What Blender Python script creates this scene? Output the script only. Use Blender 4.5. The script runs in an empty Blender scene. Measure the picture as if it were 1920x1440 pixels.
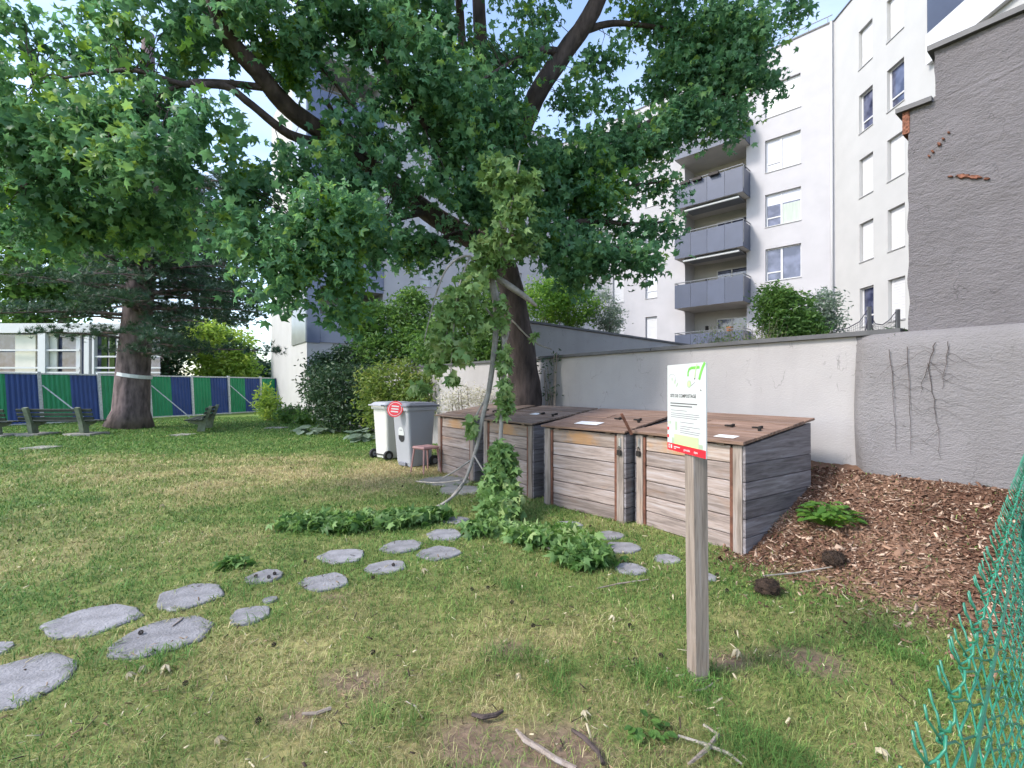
import bpy, math, random
import numpy as np
from mathutils import Vector, Matrix, Euler

R = math.radians
rng = np.random.default_rng(7)
random.seed(7)
scene = bpy.context.scene
COL = scene.collection

# ------------------------------------------------------------------ camera, world, sun, exposure
EYE, FPX, HORIZON = 1.5, 885.0, 725.0
cam_d = bpy.data.cameras.new('camera'); cam = bpy.data.objects.new('camera', cam_d); COL.objects.link(cam)
cam.location = (0, 0, EYE)
cam.rotation_euler = (R(90) + math.atan((HORIZON - 720) / FPX), 0, 0)
cam_d.sensor_width = 36; cam_d.lens = 36 * FPX / 1920; cam_d.clip_start = 0.05; cam_d.clip_end = 2000
scene.camera = cam

SUN_EL, SUN_AZ = 42.0, 249.0         # degrees; azimuth clockwise from +Y
world = bpy.data.worlds.new('World'); scene.world = world; world.use_nodes = True
wn = world.node_tree.nodes; wl = world.node_tree.links
bg = wn['Background']
sky = wn.new('ShaderNodeTexSky'); sky.sky_type = 'NISHITA'; sky.sun_disc = False
sky.sun_elevation = R(SUN_EL); sky.sun_rotation = R(SUN_AZ)
sky.air_density = 1.0; sky.dust_density = 1.3; sky.ozone_density = 2.0
# thin bright cloud veil over the whole sky
wtc = wn.new('ShaderNodeTexCoord'); wmap = wn.new('ShaderNodeMapping'); wmap.inputs['Scale'].default_value = (1, 1, 2.2)
wno = wn.new('ShaderNodeTexNoise'); wno.inputs['Scale'].default_value = 1.6; wno.inputs['Detail'].default_value = 6
wrp = wn.new('ShaderNodeValToRGB'); wrp.color_ramp.elements[0].position = .46; wrp.color_ramp.elements[1].position = .78
wrp.color_ramp.elements[0].color = (.03, .03, .03, 1); wrp.color_ramp.elements[1].color = (.42, .42, .42, 1)
wmx = wn.new('ShaderNodeMixRGB'); wmx.inputs[2].default_value = (6.5, 6.7, 7.2, 1)
wl.new(wtc.outputs['Generated'], wmap.inputs[0]); wl.new(wmap.outputs[0], wno.inputs['Vector'])
wl.new(wno.outputs['Fac'], wrp.inputs[0]); wl.new(wrp.outputs[0], wmx.inputs[0])
wl.new(sky.outputs[0], wmx.inputs[1]); wl.new(wmx.outputs[0], bg.inputs[0])
bg.inputs[1].default_value = 0.15

sd = bpy.data.lights.new('sun', 'SUN'); sun = bpy.data.objects.new('sun', sd); COL.objects.link(sun)
sd.energy = 1.5; sd.angle = R(12); sd.color = (1.0, .94, .86)
az, el = R(SUN_AZ), R(SUN_EL)
sdir = Vector((math.sin(az) * math.cos(el), math.cos(az) * math.cos(el), math.sin(el)))
sun.rotation_euler = sdir.to_track_quat('Z', 'Y').to_euler()
sun.location = sdir * 60

scene.view_settings.view_transform = 'Standard'; scene.view_settings.look = 'None'
scene.view_settings.gamma = 1.0; scene.view_settings.use_curve_mapping = False
scene.view_settings.exposure = 1.5
scene.cycles.use_denoising = True
scene.cycles.max_bounces = 5; scene.cycles.diffuse_bounces = 3; scene.cycles.glossy_bounces = 2; scene.cycles.transmission_bounces = 3; scene.cycles.transparent_max_bounces = 4
scene.cycles.use_adaptive_sampling = True; scene.cycles.adaptive_threshold = 0.02

# ------------------------------------------------------------------ helpers
def P(u, v, Y):
    return Vector(((u - 960) / FPX * Y, Y, EYE - (v - HORIZON) / FPX * Y))
def G(u, v):                                    # a spot on flat ground
    Y = EYE * FPX / (v - HORIZON); return Vector(((u - 960) / FPX * Y, Y, 0))
WN = np.array((.8, .6)); WT = np.array((-.6, .8)); WC = 5.8      # garden wall: normal, run, offset
def W(s, d=0.0, z=0.0):                         # s along the wall, d in front of it
    p = WN * (WC - d) + WT * s; return Vector((p[0], p[1], z))

def sstep(a, b, x):
    t = np.clip((x - a) / (b - a), 0, 1); return t * t * (3 - 2 * t)
def _hash(ix, iy, seed):
    n = (ix.astype(np.int64) * 374761393 + iy.astype(np.int64) * 668265263 + seed * 1442695041) & 0x7fffffff
    n = ((n ^ (n >> 13)) * 1274126177) & 0x7fffffff
    return ((n ^ (n >> 16)) & 0xffff) / 65535.0
def vnoise(x, y, scale, seed=0):
    x = np.asarray(x) / scale + 1000; y = np.asarray(y) / scale + 1000
    ix = np.floor(x); iy = np.floor(y); fx = x - ix; fy = y - iy
    fx = fx * fx * (3 - 2 * fx); fy = fy * fy * (3 - 2 * fy)
    a = _hash(ix, iy, seed); b = _hash(ix + 1, iy, seed); c = _hash(ix, iy + 1, seed); d = _hash(ix + 1, iy + 1, seed)
    return (a * (1 - fx) + b * fx) * (1 - fy) + (c * (1 - fx) + d * fx) * fy
def fbm(x, y, scale, seed=0):
    return .5 * vnoise(x, y, scale, seed) + .3 * vnoise(x, y, scale * .47, seed + 1) + .2 * vnoise(x, y, scale * .21, seed + 2)

class MB:
    def __init__(self): self.v = []; self.f = []
    def add(self, v, f):
        n = len(self.v); self.v += [tuple(p) for p in v]; self.f += [tuple(i + n for i in q) for q in f]; return self
    def box(self, x0, x1, y0, y1, z0, z1, m=None, bev=0.0):
        if bev > 0:
            b = bev; vs = []
            for z, k in ((z0, b), (z0 + b, 0), (z1 - b, 0), (z1, b)):
                vs += [(x0 + k, y0 + k, z), (x1 - k, y0 + k, z), (x1 - k, y1 - k, z), (x0 + k, y1 - k, z)]
            fs = [(3, 2, 1, 0), (12, 13, 14, 15)]
            for r in range(3):
                for i in range(4):
                    j = (i + 1) % 4; fs.append((r * 4 + i, r * 4 + j, r * 4 + 4 + j, r * 4 + 4 + i))
        else:
            vs = [(x0, y0, z0), (x1, y0, z0), (x1, y1, z0), (x0, y1, z0), (x0, y0, z1), (x1, y0, z1), (x1, y1, z1), (x0, y1, z1)]
            fs = [(3, 2, 1, 0), (4, 5, 6, 7), (0, 1, 5, 4), (1, 2, 6, 5), (2, 3, 7, 6), (3, 0, 4, 7)]
        if m is not None: vs = [m @ Vector(p) for p in vs]
        return self.add(vs, fs)
    def prism(self, poly, z0, z1):              # poly CCW in xy
        n = len(poly); vs = [(x, y, z0) for x, y in poly] + [(x, y, z1) for x, y in poly]
        fs = [tuple(range(n - 1, -1, -1)), tuple(range(n, 2 * n))] + [(i, (i + 1) % n, n + (i + 1) % n, n + i) for i in range(n)]
        return self.add(vs, fs)
    def tube(self, pts, rad, sides=6, cap=True, wob=0.0):
        pts = [Vector(p) for p in pts]; n = len(pts)
        if not hasattr(rad, '__len__'): rad = [rad] * n
        vs, fs = [], []
        t0 = (pts[1] - pts[0]).normalized()
        ref = Vector((0, 0, 1)) if abs(t0.z) < .9 else Vector((1, 0, 0))
        a = t0.cross(ref).normalized()
        for i, p in enumerate(pts):
            t = (pts[min(i + 1, n - 1)] - pts[max(i - 1, 0)]).normalized()
            a = (a - t * a.dot(t)).normalized(); b = t.cross(a)
            for k in range(sides):
                th = 2 * math.pi * k / sides; r = rad[i] * (1 + (random.uniform(-wob, wob) if wob else 0))
                vs.append(p + (a * math.cos(th) + b * math.sin(th)) * r)
        for i in range(n - 1):
            for k in range(sides):
                j = (k + 1) % sides
                fs.append((i * sides + k, i * sides + j, (i + 1) * sides + j, (i + 1) * sides + k))
        if cap: fs.append(tuple(range(sides - 1, -1, -1))); fs.append(tuple(range((n - 1) * sides, n * sides)))
        return self.add(vs, fs)
    def build(self, name, mat, parent=None, smooth=False, fixn=False):
        me = bpy.data.meshes.new(name); me.from_pydata(self.v, [], self.f)
        return link(name, me, mat, parent, smooth)

def link(name, me, mat, parent=None, smooth=False):
    if mat is not None and not me.materials: me.materials.append(mat)
    if smooth: me.polygons.foreach_set('use_smooth', [True] * len(me.polygons))
    me.update()
    o = bpy.data.objects.new(name, me); COL.objects.link(o)
    if parent is not None: o.parent = parent
    return o
def tag(o, label=None, cat=None, group=None, kind=None):
    if label: o['label'] = label
    if cat: o['category'] = cat
    if group: o['group'] = group
    if kind: o['kind'] = kind
    return o
def thing(name, label, cat, loc=(0, 0, 0), rotz=0.0, group=None):
    o = bpy.data.objects.new(name, None); COL.objects.link(o); o.empty_display_size = .1
    o.location = loc; o.rotation_euler = (0, 0, rotz)
    return tag(o, label, cat, group)
def dup(src, parent=None, loc=None, rot=None):
    c = src.copy(); COL.objects.link(c)
    if parent is not None: c.parent = parent
    if loc is not None: c.location = loc
    if rot is not None: c.rotation_euler = rot
    return c
def fast_mesh(name, V, F, col=None):            # V (n,3), F (m,k) numpy
    me = bpy.data.meshes.new(name); k = F.shape[1]
    me.vertices.add(len(V)); me.vertices.foreach_set('co', np.ascontiguousarray(V, dtype=np.float32).ravel())
    me.loops.add(F.size); me.loops.foreach_set('vertex_index', np.ascontiguousarray(F, dtype=np.int32).ravel())
    me.polygons.add(len(F)); me.polygons.foreach_set('loop_start', np.arange(0, F.size, k, dtype=np.int32))
    if col is not None:
        at = me.color_attributes.new('col', 'FLOAT_COLOR', 'POINT'); at.data.foreach_set('color', np.ascontiguousarray(col, dtype=np.float32).ravel())
    me.update(calc_edges=True); return me

# ------------------------------------------------------------------ materials
MATS = {}
def nmat(name):
    m = bpy.data.materials.new(name); m.use_nodes = True
    nt = m.node_tree; b = nt.nodes['Principled BSDF']; MATS[name] = m
    return m, nt.nodes, nt.links, b
def ramp(n, stops):
    r = n.new('ShaderNodeValToRGB'); e = r.color_ramp.elements
    while len(e) < len(stops): e.new(.5)
    for i, (p, c) in enumerate(stops): e[i].position = p; e[i].color = (*c, 1)
    return r
def c3(c, k): return tuple(min(1, x * k) for x in c)
def plain(name, c, rough=.6, var=.15, scale=6.0, bump=.0, bscale=40.0, metal=0.0, spec=.4, stretch=None, tex='Object', per_obj=.0):
    m, n, l, b = nmat(name)
    tc = n.new('ShaderNodeTexCoord'); mp = n.new('ShaderNodeMapping'); l.new(tc.outputs[tex], mp.inputs[0])
    if stretch: mp.inputs['Scale'].default_value = stretch
    no = n.new('ShaderNodeTexNoise'); no.inputs['Scale'].default_value = scale; no.inputs['Detail'].default_value = 6
    l.new(mp.outputs[0], no.inputs['Vector'])
    rp = ramp(n, [(.3, c3(c, 1 - var)), (.7, c3(c, 1 + var))]); l.new(no.outputs['Fac'], rp.inputs[0])
    out = rp.outputs[0]
    if per_obj:
        oi = n.new('ShaderNodeObjectInfo'); mr = n.new('ShaderNodeMapRange'); l.new(oi.outputs['Random'], mr.inputs[0])
        mr.inputs[3].default_value = 1 - per_obj; mr.inputs[4].default_value = 1 + per_obj
        mx = n.new('ShaderNodeVectorMath'); mx.operation = 'SCALE'; l.new(out, mx.inputs[0]); l.new(mr.outputs[0], mx.inputs['Scale']); out = mx.outputs[0]
    l.new(out, b.inputs['Base Color'])
    b.inputs['Roughness'].default_value = rough; b.inputs['Metallic'].default_value = metal; b.inputs['Specular IOR Level'].default_value = spec
    if bump:
        n2 = n.new('ShaderNodeTexNoise'); n2.inputs['Scale'].default_value = bscale; n2.inputs['Detail'].default_value = 5; l.new(mp.outputs[0], n2.inputs['Vector'])
        bp = n.new('ShaderNodeBump'); bp.inputs['Strength'].default_value = bump; bp.inputs['Distance'].default_value = .02
        l.new(n2.outputs['Fac'], bp.inputs['Height']); l.new(bp.outputs[0], b.inputs['Normal'])
    return m
def leafmat(name, stops, trans=.35, rough=.5, spec=.35):
    m, n, l, b = nmat(name)
    ge = n.new('ShaderNodeNewGeometry'); oi = n.new('ShaderNodeObjectInfo')
    ad = n.new('ShaderNodeMath'); ad.operation = 'ADD'; l.new(ge.outputs['Random Per Island'], ad.inputs[0]); l.new(oi.outputs['Random'], ad.inputs[1])
    fr = n.new('ShaderNodeMath'); fr.operation = 'FRACT'; l.new(ad.outputs[0], fr.inputs[0])
    tcn = n.new('ShaderNodeTexCoord'); cn = n.new('ShaderNodeTexNoise'); cn.inputs['Scale'].default_value = 1.7; cn.inputs['Detail'].default_value = 2; l.new(tcn.outputs['Object'], cn.inputs['Vector'])
    cm = n.new('ShaderNodeMapRange'); cm.inputs[1].default_value = .32; cm.inputs[2].default_value = .68; cm.inputs[3].default_value = -.28; cm.inputs[4].default_value = .42; l.new(cn.outputs['Fac'], cm.inputs[0])
    mf = n.new('ShaderNodeMath'); mf.operation = 'MULTIPLY_ADD'; mf.use_clamp = True; l.new(fr.outputs[0], mf.inputs[0]); mf.inputs[1].default_value = .8; l.new(cm.outputs[0], mf.inputs[2])
    rp = ramp(n, stops); l.new(mf.outputs[0], rp.inputs[0])
    l.new(rp.outputs[0], b.inputs['Base Color']); b.inputs['Roughness'].default_value = rough; b.inputs['Specular IOR Level'].default_value = spec
    tr = n.new('ShaderNodeBsdfTranslucent'); hs = n.new('ShaderNodeHueSaturation'); hs.inputs['Hue'].default_value = .485; hs.inputs['Value'].default_value = 1.7; hs.inputs['Saturation'].default_value = 1.05
    l.new(rp.outputs[0], hs.inputs['Color']); l.new(hs.outputs[0], tr.inputs['Color'])
    mx = n.new('ShaderNodeMixShader'); mx.inputs[0].default_value = trans
    l.new(b.outputs[0], mx.inputs[1]); l.new(tr.outputs[0], mx.inputs[2]); l.new(mx.outputs[0], n['Material Output'].inputs[0])
    return m
def attrmat(name, rough=.7, trans=.25, detail=None):
    m, n, l, b = nmat(name)
    at = n.new('ShaderNodeAttribute'); at.attribute_name = 'col'
    out = at.outputs['Color']
    if detail:
        tc = n.new('ShaderNodeTexCoord')
        mix_prev = out
        for sc, lo, hi in detail:
            no = n.new('ShaderNodeTexNoise'); no.inputs['Scale'].default_value = sc; no.inputs['Detail'].default_value = 8; no.inputs['Roughness'].default_value = .7
            l.new(tc.outputs['Object'], no.inputs['Vector'])
            mr = n.new('ShaderNodeMapRange'); mr.inputs[1].default_value = .3; mr.inputs[2].default_value = .7; mr.inputs[3].default_value = lo; mr.inputs[4].default_value = hi
            l.new(no.outputs['Fac'], mr.inputs[0])
            mx = n.new('ShaderNodeVectorMath'); mx.operation = 'SCALE'; l.new(mix_prev, mx.inputs[0]); l.new(mr.outputs[0], mx.inputs['Scale']); mix_prev = mx.outputs[0]
        out = mix_prev
        bp = n.new('ShaderNodeBump'); bp.inputs['Strength'].default_value = .5; bp.inputs['Distance'].default_value = .02
        l.new(no.outputs['Fac'], bp.inputs['Height']); l.new(bp.outputs[0], b.inputs['Normal'])
    l.new(out, b.inputs['Base Color']); b.inputs['Roughness'].default_value = rough; b.inputs['Specular IOR Level'].default_value = .25
    if trans:
        tr = n.new('ShaderNodeBsdfTranslucent'); l.new(out, tr.inputs['Color']); mx = n.new('ShaderNodeMixShader'); mx.inputs[0].default_value = trans
        l.new(b.outputs[0], mx.inputs[1]); l.new(tr.outputs[0], mx.inputs[2]); l.new(mx.outputs[0], n['Material Output'].inputs[0])
    return m
def woodmat(name, c, grey, knot=(.30, .14, .05), rough=.75, ax=0, knots=.35):
    """weathered board, grain along local axis ax, per-board shift of tone"""
    m, n, l, b = nmat(name)
    tc = n.new('ShaderNodeTexCoord'); oi = n.new('ShaderNodeObjectInfo')
    sh = n.new('ShaderNodeVectorMath'); sh.operation = 'MULTIPLY_ADD'
    cb = n.new('ShaderNodeCombineXYZ'); 
    for i in range(3): l.new(oi.outputs['Random'], cb.inputs[i])
    sh.inputs[1].default_value = (37, 51, 23); l.new(cb.outputs[0], sh.inputs[0]); l.new(tc.outputs['Object'], sh.inputs[2])
    def nz(sc, st, det=6):
        mp = n.new('ShaderNodeMapping'); s = [st, st, st]; s[ax] = 1.0; mp.inputs['Scale'].default_value = s
        l.new(sh.outputs[0], mp.inputs[0]); no = n.new('ShaderNodeTexNoise'); no.inputs['Scale'].default_value = sc; no.inputs['Detail'].default_value = det; no.inputs['Distortion'].default_value = .6
        l.new(mp.outputs[0], no.inputs['Vector']); return no.outputs['Fac']
    g1 = nz(2.2, 14); g2 = nz(7, 22); g3 = nz(1.6, 2.0, 3)
    r1 = ramp(n, [(.32, c3(c, .62)), (.52, c), (.7, grey)]); l.new(g1, r1.inputs[0])
    r2 = ramp(n, [(.30, (.45, .42, .40)), (.52, (1, 1, 1))]); l.new(g2, r2.inputs[0])
    m1 = n.new('ShaderNodeMixRGB'); m1.blend_type = 'MULTIPLY'; m1.inputs[0].default_value = .5; l.new(r1.outputs[0], m1.inputs[1]); l.new(r2.outputs[0], m1.inputs[2])
    r3 = ramp(n, [(.60, (0, 0, 0)), (.74, (knots, knots, knots))]); l.new(g3, r3.inputs[0])
    m2 = n.new('ShaderNodeMixRGB'); l.new(r3.outputs[0], m2.inputs[0]); l.new(m1.outputs[0], m2.inputs[1]); m2.inputs[2].default_value = (*knot, 1)
    mr = n.new('ShaderNodeMapRange'); l.new(oi.outputs['Random'], mr.inputs[0]); mr.inputs[3].default_value = .8; mr.inputs[4].default_value = 1.2
    m3 = n.new('ShaderNodeVectorMath'); m3.operation = 'SCALE'; l.new(m2.outputs[0], m3.inputs[0]); l.new(mr.outputs[0], m3.inputs['Scale'])
    l.new(m3.outputs[0], b.inputs['Base Color']); b.inputs['Roughness'].default_value = rough; b.inputs['Specular IOR Level'].default_value = .2
    bp = n.new('ShaderNodeBump'); bp.inputs['Strength'].default_value = .35; bp.inputs['Distance'].default_value = .006
    l.new(g2, bp.inputs['Height']); l.new(bp.outputs[0], b.inputs['Normal'])
    return m
def plastermat(name, c, stain, crack=.5, bump=.4, bscale=30, coarse=0.0, streak=.25):
    m, n, l, b = nmat(name)
    tc = n.new('ShaderNodeTexCoord')
    def nz(sc, scale=(1, 1, 1), det=8, ro=.6):
        mp = n.new('ShaderNodeMapping'); mp.inputs['Scale'].default_value = scale; l.new(tc.outputs['Object'], mp.inputs[0])
        no = n.new('ShaderNodeTexNoise'); no.inputs['Scale'].default_value = sc; no.inputs['Detail'].default_value = det; no.inputs['Roughness'].default_value = ro
        l.new(mp.outputs[0], no.inputs['Vector']); return no.outputs['Fac']
    big = nz(.7); mid = nz(3.5); stk = nz(2.0, (1, 1, .12))
    r1 = ramp(n, [(.3, c3(c, .88)), (.7, c3(c, 1.1))]); l.new(big, r1.inputs[0])
    r2 = ramp(n, [(.50, (0, 0, 0)), (.72, (streak,) * 3)]); l.new(stk, r2.inputs[0])
    m1 = n.new('ShaderNodeMixRGB'); l.new(r2.outputs[0], m1.inputs[0]); l.new(r1.outputs[0], m1.inputs[1]); m1.inputs[2].default_value = (*stain, 1)
    # thin dark scribbles: where a distorted noise crosses its middle value
    sc = nz(2.6, (1, 1, .6), 4, .5); ab = n.new('ShaderNodeMath'); ab.operation = 'SUBTRACT'; ab.inputs[1].default_value = .5; l.new(sc, ab.inputs[0])
    a2 = n.new('ShaderNodeMath'); a2.operation = 'ABSOLUTE'; l.new(ab.outputs[0], a2.inputs[0])
    lt = n.new('ShaderNodeMapRange'); lt.inputs[1].default_value = .0; lt.inputs[2].default_value = .006; lt.inputs[3].default_value = crack; lt.inputs[4].default_value = 0; l.new(a2.outputs[0], lt.inputs[0])
    gate = n.new('ShaderNodeMapRange'); gate.inputs[1].default_value = .5; gate.inputs[2].default_value = .62; l.new(mid, gate.inputs[0])
    mu = n.new('ShaderNodeMath'); mu.operation = 'MULTIPLY'; l.new(lt.outputs[0], mu.inputs[0]); l.new(gate.outputs[0], mu.inputs[1])
    m2 = n.new('ShaderNodeMixRGB'); l.new(mu.outputs[0], m2.inputs[0]); l.new(m1.outputs[0], m2.inputs[1]); m2.inputs[2].default_value = (*c3(stain, .4), 1)
    l.new(m2.outputs[0], b.inputs['Base Color']); b.inputs['Roughness'].default_value = .9; b.inputs['Specular IOR Level'].default_value = .15
    fine = nz(bscale, (1, 1, 1.6)); bp = n.new('ShaderNodeBump'); bp.inputs['Strength'].default_value = bump; bp.inputs['Distance'].default_value = .02
    if coarse:
        cz = nz(16, (1, 1, 2.0)); ad = n.new('ShaderNodeMath'); ad.operation = 'MULTIPLY_ADD'; l.new(cz, ad.inputs[0]); ad.inputs[1].default_value = coarse; l.new(fine, ad.inputs[2]); l.new(ad.outputs[0], bp.inputs['Height'])
    else: l.new(fine, bp.inputs['Height'])
    l.new(bp.outputs[0], b.inputs['Normal'])
    return m

M = {}
M['ground'] = attrmat('lawn_soil', .95, 0, detail=[(1.3, .85, 1.15), (22, .6, 1.35)])
M['blade'] = attrmat('grass_blade', .6, .3)
M['chip'] = attrmat('wood_chip', .85, 0)
M['stone'] = plain('paving_slate', (.225, .22, .232), .9, .25, 9, .5, 60, per_obj=.12)
M['bark'] = plain('bark', (.062, .046, .042), .95, .55, 9, 1.0, 22, stretch=(1, 1, .3))
M['pinebark'] = plain('pine_bark', (.135, .10, .098), .95, .65, 6, 1.0, 14, stretch=(1, 1, .35))
M['twig'] = plain('dry_twig', (.23, .19, .16), .9, .3, 12, .4, 40)
M['greytwig'] = plain('grey_branch', (.27, .245, .215), .9, .25, 14, .5, 40)
M['leaf'] = leafmat('sweetgum_leaf', [(0, (.058, .140, .070)), (.35, (.086, .200, .094)), (.75, (.12, .255, .105)), (.93, (.16, .295, .09)), (1, (.19, .31, .07))], .42)
M['leafbright'] = leafmat('young_leaf', [(0, (.07, .17, .035)), (.6, (.12, .25, .04)), (1, (.21, .33, .05))], .45)
M['leafpale'] = leafmat('wilting_leaf', [(0, (.11, .21, .065)), (.5, (.17, .285, .09)), (.85, (.23, .34, .125)), (1, (.32, .40, .17))], .3, .55)
M['leafdark'] = leafmat('shrub_leaf', [(0, (.022, .05, .024)), (.6, (.04, .085, .035)), (1, (.08, .13, .06))], .25, .45)
M['leafmid'] = leafmat('garden_leaf', [(0, (.05, .12, .03)), (.6, (.085, .18, .04)), (1, (.15, .26, .06))], .4)
M['leafyel'] = leafmat('yellow_leaf', [(0, (.15, .25, .05)), (.6, (.23, .35, .06)), (1, (.34, .43, .09))], .45)
M['leafgrey'] = leafmat('grey_leaf', [(0, (.10, .15, .10)), (1, (.25, .32, .24))], .3)
M['leafgold'] = leafmat('olive_leaf', [(0, (.09, .15, .03)), (.6, (.13, .20, .045)), (1, (.22, .25, .07))], .4)
M['leafstraw'] = leafmat('pale_weed_leaf', [(0, (.34, .33, .24)), (.6, (.48, .46, .36)), (1, (.60, .58, .48))], .25, .7)
M['needle'] = leafmat('pine_needle', [(0, (.025, .06, .035)), (.6, (.045, .09, .05)), (1, (.075, .13, .07))], .2)
M['deadleaf'] = leafmat('dead_leaf', [(0, (.34, .28, .18)), (1, (.52, .47, .34))], .2, .7)
M['seed'] = plain('seed_ball', (.03, .022, .016), .9, .4, 50)
M['clump'] = plain('root_clump', (.035, .022, .015), 1, .5, 30, 1, 60)
M['plank'] = woodmat('plank', (.315, .255, .228), (.36, .32, .315))
M['plankstain'] = woodmat('stained_plank', (.33, .26, .22), (.37, .33, .31), knot=(.42, .20, .045), knots=.85)
def add_stain(m, c, r, col, f=.85):
    n, l = m.node_tree.nodes, m.node_tree.links; b = n['Principled BSDF']; src = b.inputs['Base Color'].links[0].from_socket
    tc = n.new('ShaderNodeTexCoord'); mp = n.new('ShaderNodeVectorMath'); mp.operation = 'SUBTRACT'; mp.inputs[1].default_value = c; l.new(tc.outputs['Object'], mp.inputs[0])
    sc = n.new('ShaderNodeVectorMath'); sc.operation = 'MULTIPLY'; sc.inputs[1].default_value = r; l.new(mp.outputs[0], sc.inputs[0])
    ln = n.new('ShaderNodeVectorMath'); ln.operation = 'LENGTH'; l.new(sc.outputs[0], ln.inputs[0])
    no = n.new('ShaderNodeTexNoise'); no.inputs['Scale'].default_value = 14; no.inputs['Detail'].default_value = 6; l.new(tc.outputs['Object'], no.inputs['Vector'])
    ad = n.new('ShaderNodeMath'); ad.operation = 'MULTIPLY_ADD'; l.new(no.outputs['Fac'], ad.inputs[0]); ad.inputs[1].default_value = 1.6; l.new(ln.outputs['Value'], ad.inputs[2])
    mr = n.new('ShaderNodeMapRange'); mr.inputs[1].default_value = 1.15; mr.inputs[2].default_value = 1.85; mr.inputs[3].default_value = f; mr.inputs[4].default_value = 0; l.new(ad.outputs[0], mr.inputs[0])
    mx = n.new('ShaderNodeMixRGB'); l.new(mr.outputs[0], mx.inputs[0]); l.new(src, mx.inputs[1]); mx.inputs[2].default_value = (*col, 1); l.new(mx.outputs[0], b.inputs['Base Color'])
add_stain(M['plankstain'], (.56, .02, .87), (3.8, 0, 6.5), (.40, .21, .075), .62)
M['plankside_shade'] = woodmat('side_plank', (.185, .165, .17), (.25, .235, .25), knots=.1, ax=1)  # shade and skylight on the box sides painted into the wood colour
M['lid'] = woodmat('lid_board', (.235, .150, .112), (.31, .225, .185), knots=.25)
M['lidold'] = woodmat('old_lid_board', (.19, .135, .105), (.27, .22, .19), knots=.2)
M['postwood'] = woodmat('post_wood', (.285, .235, .20), (.33, .29, .27), ax=2, knots=.2)
M['rust'] = plain('rust', (.13, .055, .035), .85, .4, 14)
M['iron'] = plain('dark_iron', (.03, .026, .024), .6, .3, 20, metal=.5)
M['steel'] = plain('steel', (.42, .42, .42), .4, .15, 20, metal=.8)
M['paper'] = plain('paper_label', (.72, .72, .73), .7, .08, 8)
M['wallpl'] = plastermat('garden_wall_render', (.345, .33, .33), (.22, .21, .21), .55, .25, 40)
M['roughpl'] = plastermat('rough_render', (.225, .214, .22), (.17, .16, .16), .5, .8, 60, 1.1, .35)
M['gablepl'] = plastermat('gable_render', (.185, .173, .183), (.12, .11, .115), .5, 1.0, 60, 1.3, .3)
M['brick'] = plain('bare_brick', (.20, .085, .055), .95, .5, 40, 1, 50)
M['zinc'] = plain('zinc_coping', (.085, .085, .09), .55, .2, 6, metal=.2)
M['facade'] = plain('facade_render_shade', (.425, .417, .432), .85, .05, 1.2, .15, 60)  # cool tint of the less sunlit walls put into the base colour
M['facade_sunlit'] = plain('facade_render_sunlit', (.43, .428, .42), .85, .04, 1.2, .15, 60)  # same white render with the sun's warmth painted into the colour
M['soffit'] = plain('soffit', (.42, .405, .38), .85, .05, 2)
M['frame'] = plain('white_frame', (.56, .56, .57), .35, .03, 3)
M['shutter'] = plain('white_shutter', (.56, .56, .57), .45, .03, 3)
M['sill'] = plain('metal_sill', (.36, .36, .36), .5, .05, 5)
M['greypanel'] = plain('balcony_panel', (.062, .075, .115), .4, .10, 1.5, spec=.4, per_obj=.08)
M['greypanel2'] = plain('balcony_glass', (.12, .14, .22), .15, .10, 1.5, spec=.6)
M['metalpanel'] = plain('brushed_sheet', (.45, .45, .47), .3, .08, 2, metal=.6)
M['rail'] = plain('grey_rail', (.13, .14, .155), .45, .05, 4)
M['curtain'] = plain('curtain', (.42, .47, .42), .8, .15, 6, stretch=(9, 9, .3))
M['dark'] = plain('dark_room', (.035, .035, .05), .8, .3, 2)
m, n_, l_, b_ = nmat('window_glass'); b_.inputs['Base Color'].default_value = (.05, .055, .10, 1); b_.inputs['Roughness'].default_value = .04; b_.inputs['Specular IOR Level'].default_value = .9
tc_ = n_.new('ShaderNodeTexCoord'); no_ = n_.new('ShaderNodeTexNoise'); no_.inputs['Scale'].default_value = 2.2; l_.new(tc_.outputs['Object'], no_.inputs['Vector'])
rp_ = ramp(n_, [(.4, (.03, .035, .07)), (.65, (.11, .12, .19))]); l_.new(no_.outputs['Fac'], rp_.inputs[0]); l_.new(rp_.outputs[0], b_.inputs['Base Color']); M['glass'] = m
m, n_, l_, b_ = nmat('pale_blind_glass'); b_.inputs['Base Color'].default_value = (.55, .56, .60, 1); b_.inputs['Roughness'].default_value = .12; M['blind'] = m
M['hblue'] = plain('hoarding_blue', (.026, .06, .21), .5, .12, 2)
M['hgreen'] = plain('hoarding_green', (.02, .25, .105), .5, .12, 2)
M['galv'] = plain('galvanised', (.50, .52, .53), .5, .2, 14, metal=.3)
M['concrete'] = plain('mossy_concrete', (.16, .185, .13), .95, .25, 9, .5, 30)
M['pad'] = plain('concrete_pad', (.27, .255, .225), .95, .2, 7, .5, 30)
M['slat'] = plain('bench_slat', (.035, .045, .035), .7, .3, 8, per_obj=.2)
M['binwhite'] = plain('pale_grey_plastic', (.52, .52, .50), .45, .05, 3)
M['bingrey'] = plain('grey_plastic', (.315, .325, .355), .45, .06, 3)
M['bindark'] = plain('dark_grey_plastic', (.16, .165, .19), .5, .08, 3)
M['rubber'] = plain('rubber', (.018, .018, .02), .7, .2, 10)
M['red'] = plain('sign_red', (.55, .02, .035), .45, .06, 6)
M['white'] = plain('sign_white', (.50, .52, .52), .4, .02, 4)
M['green1'] = plain('print_green', (.14, .42, .07), .5, .15, 8)
M['green2'] = plain('print_pale_green', (.42, .60, .28), .5, .04, 6)
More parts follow.
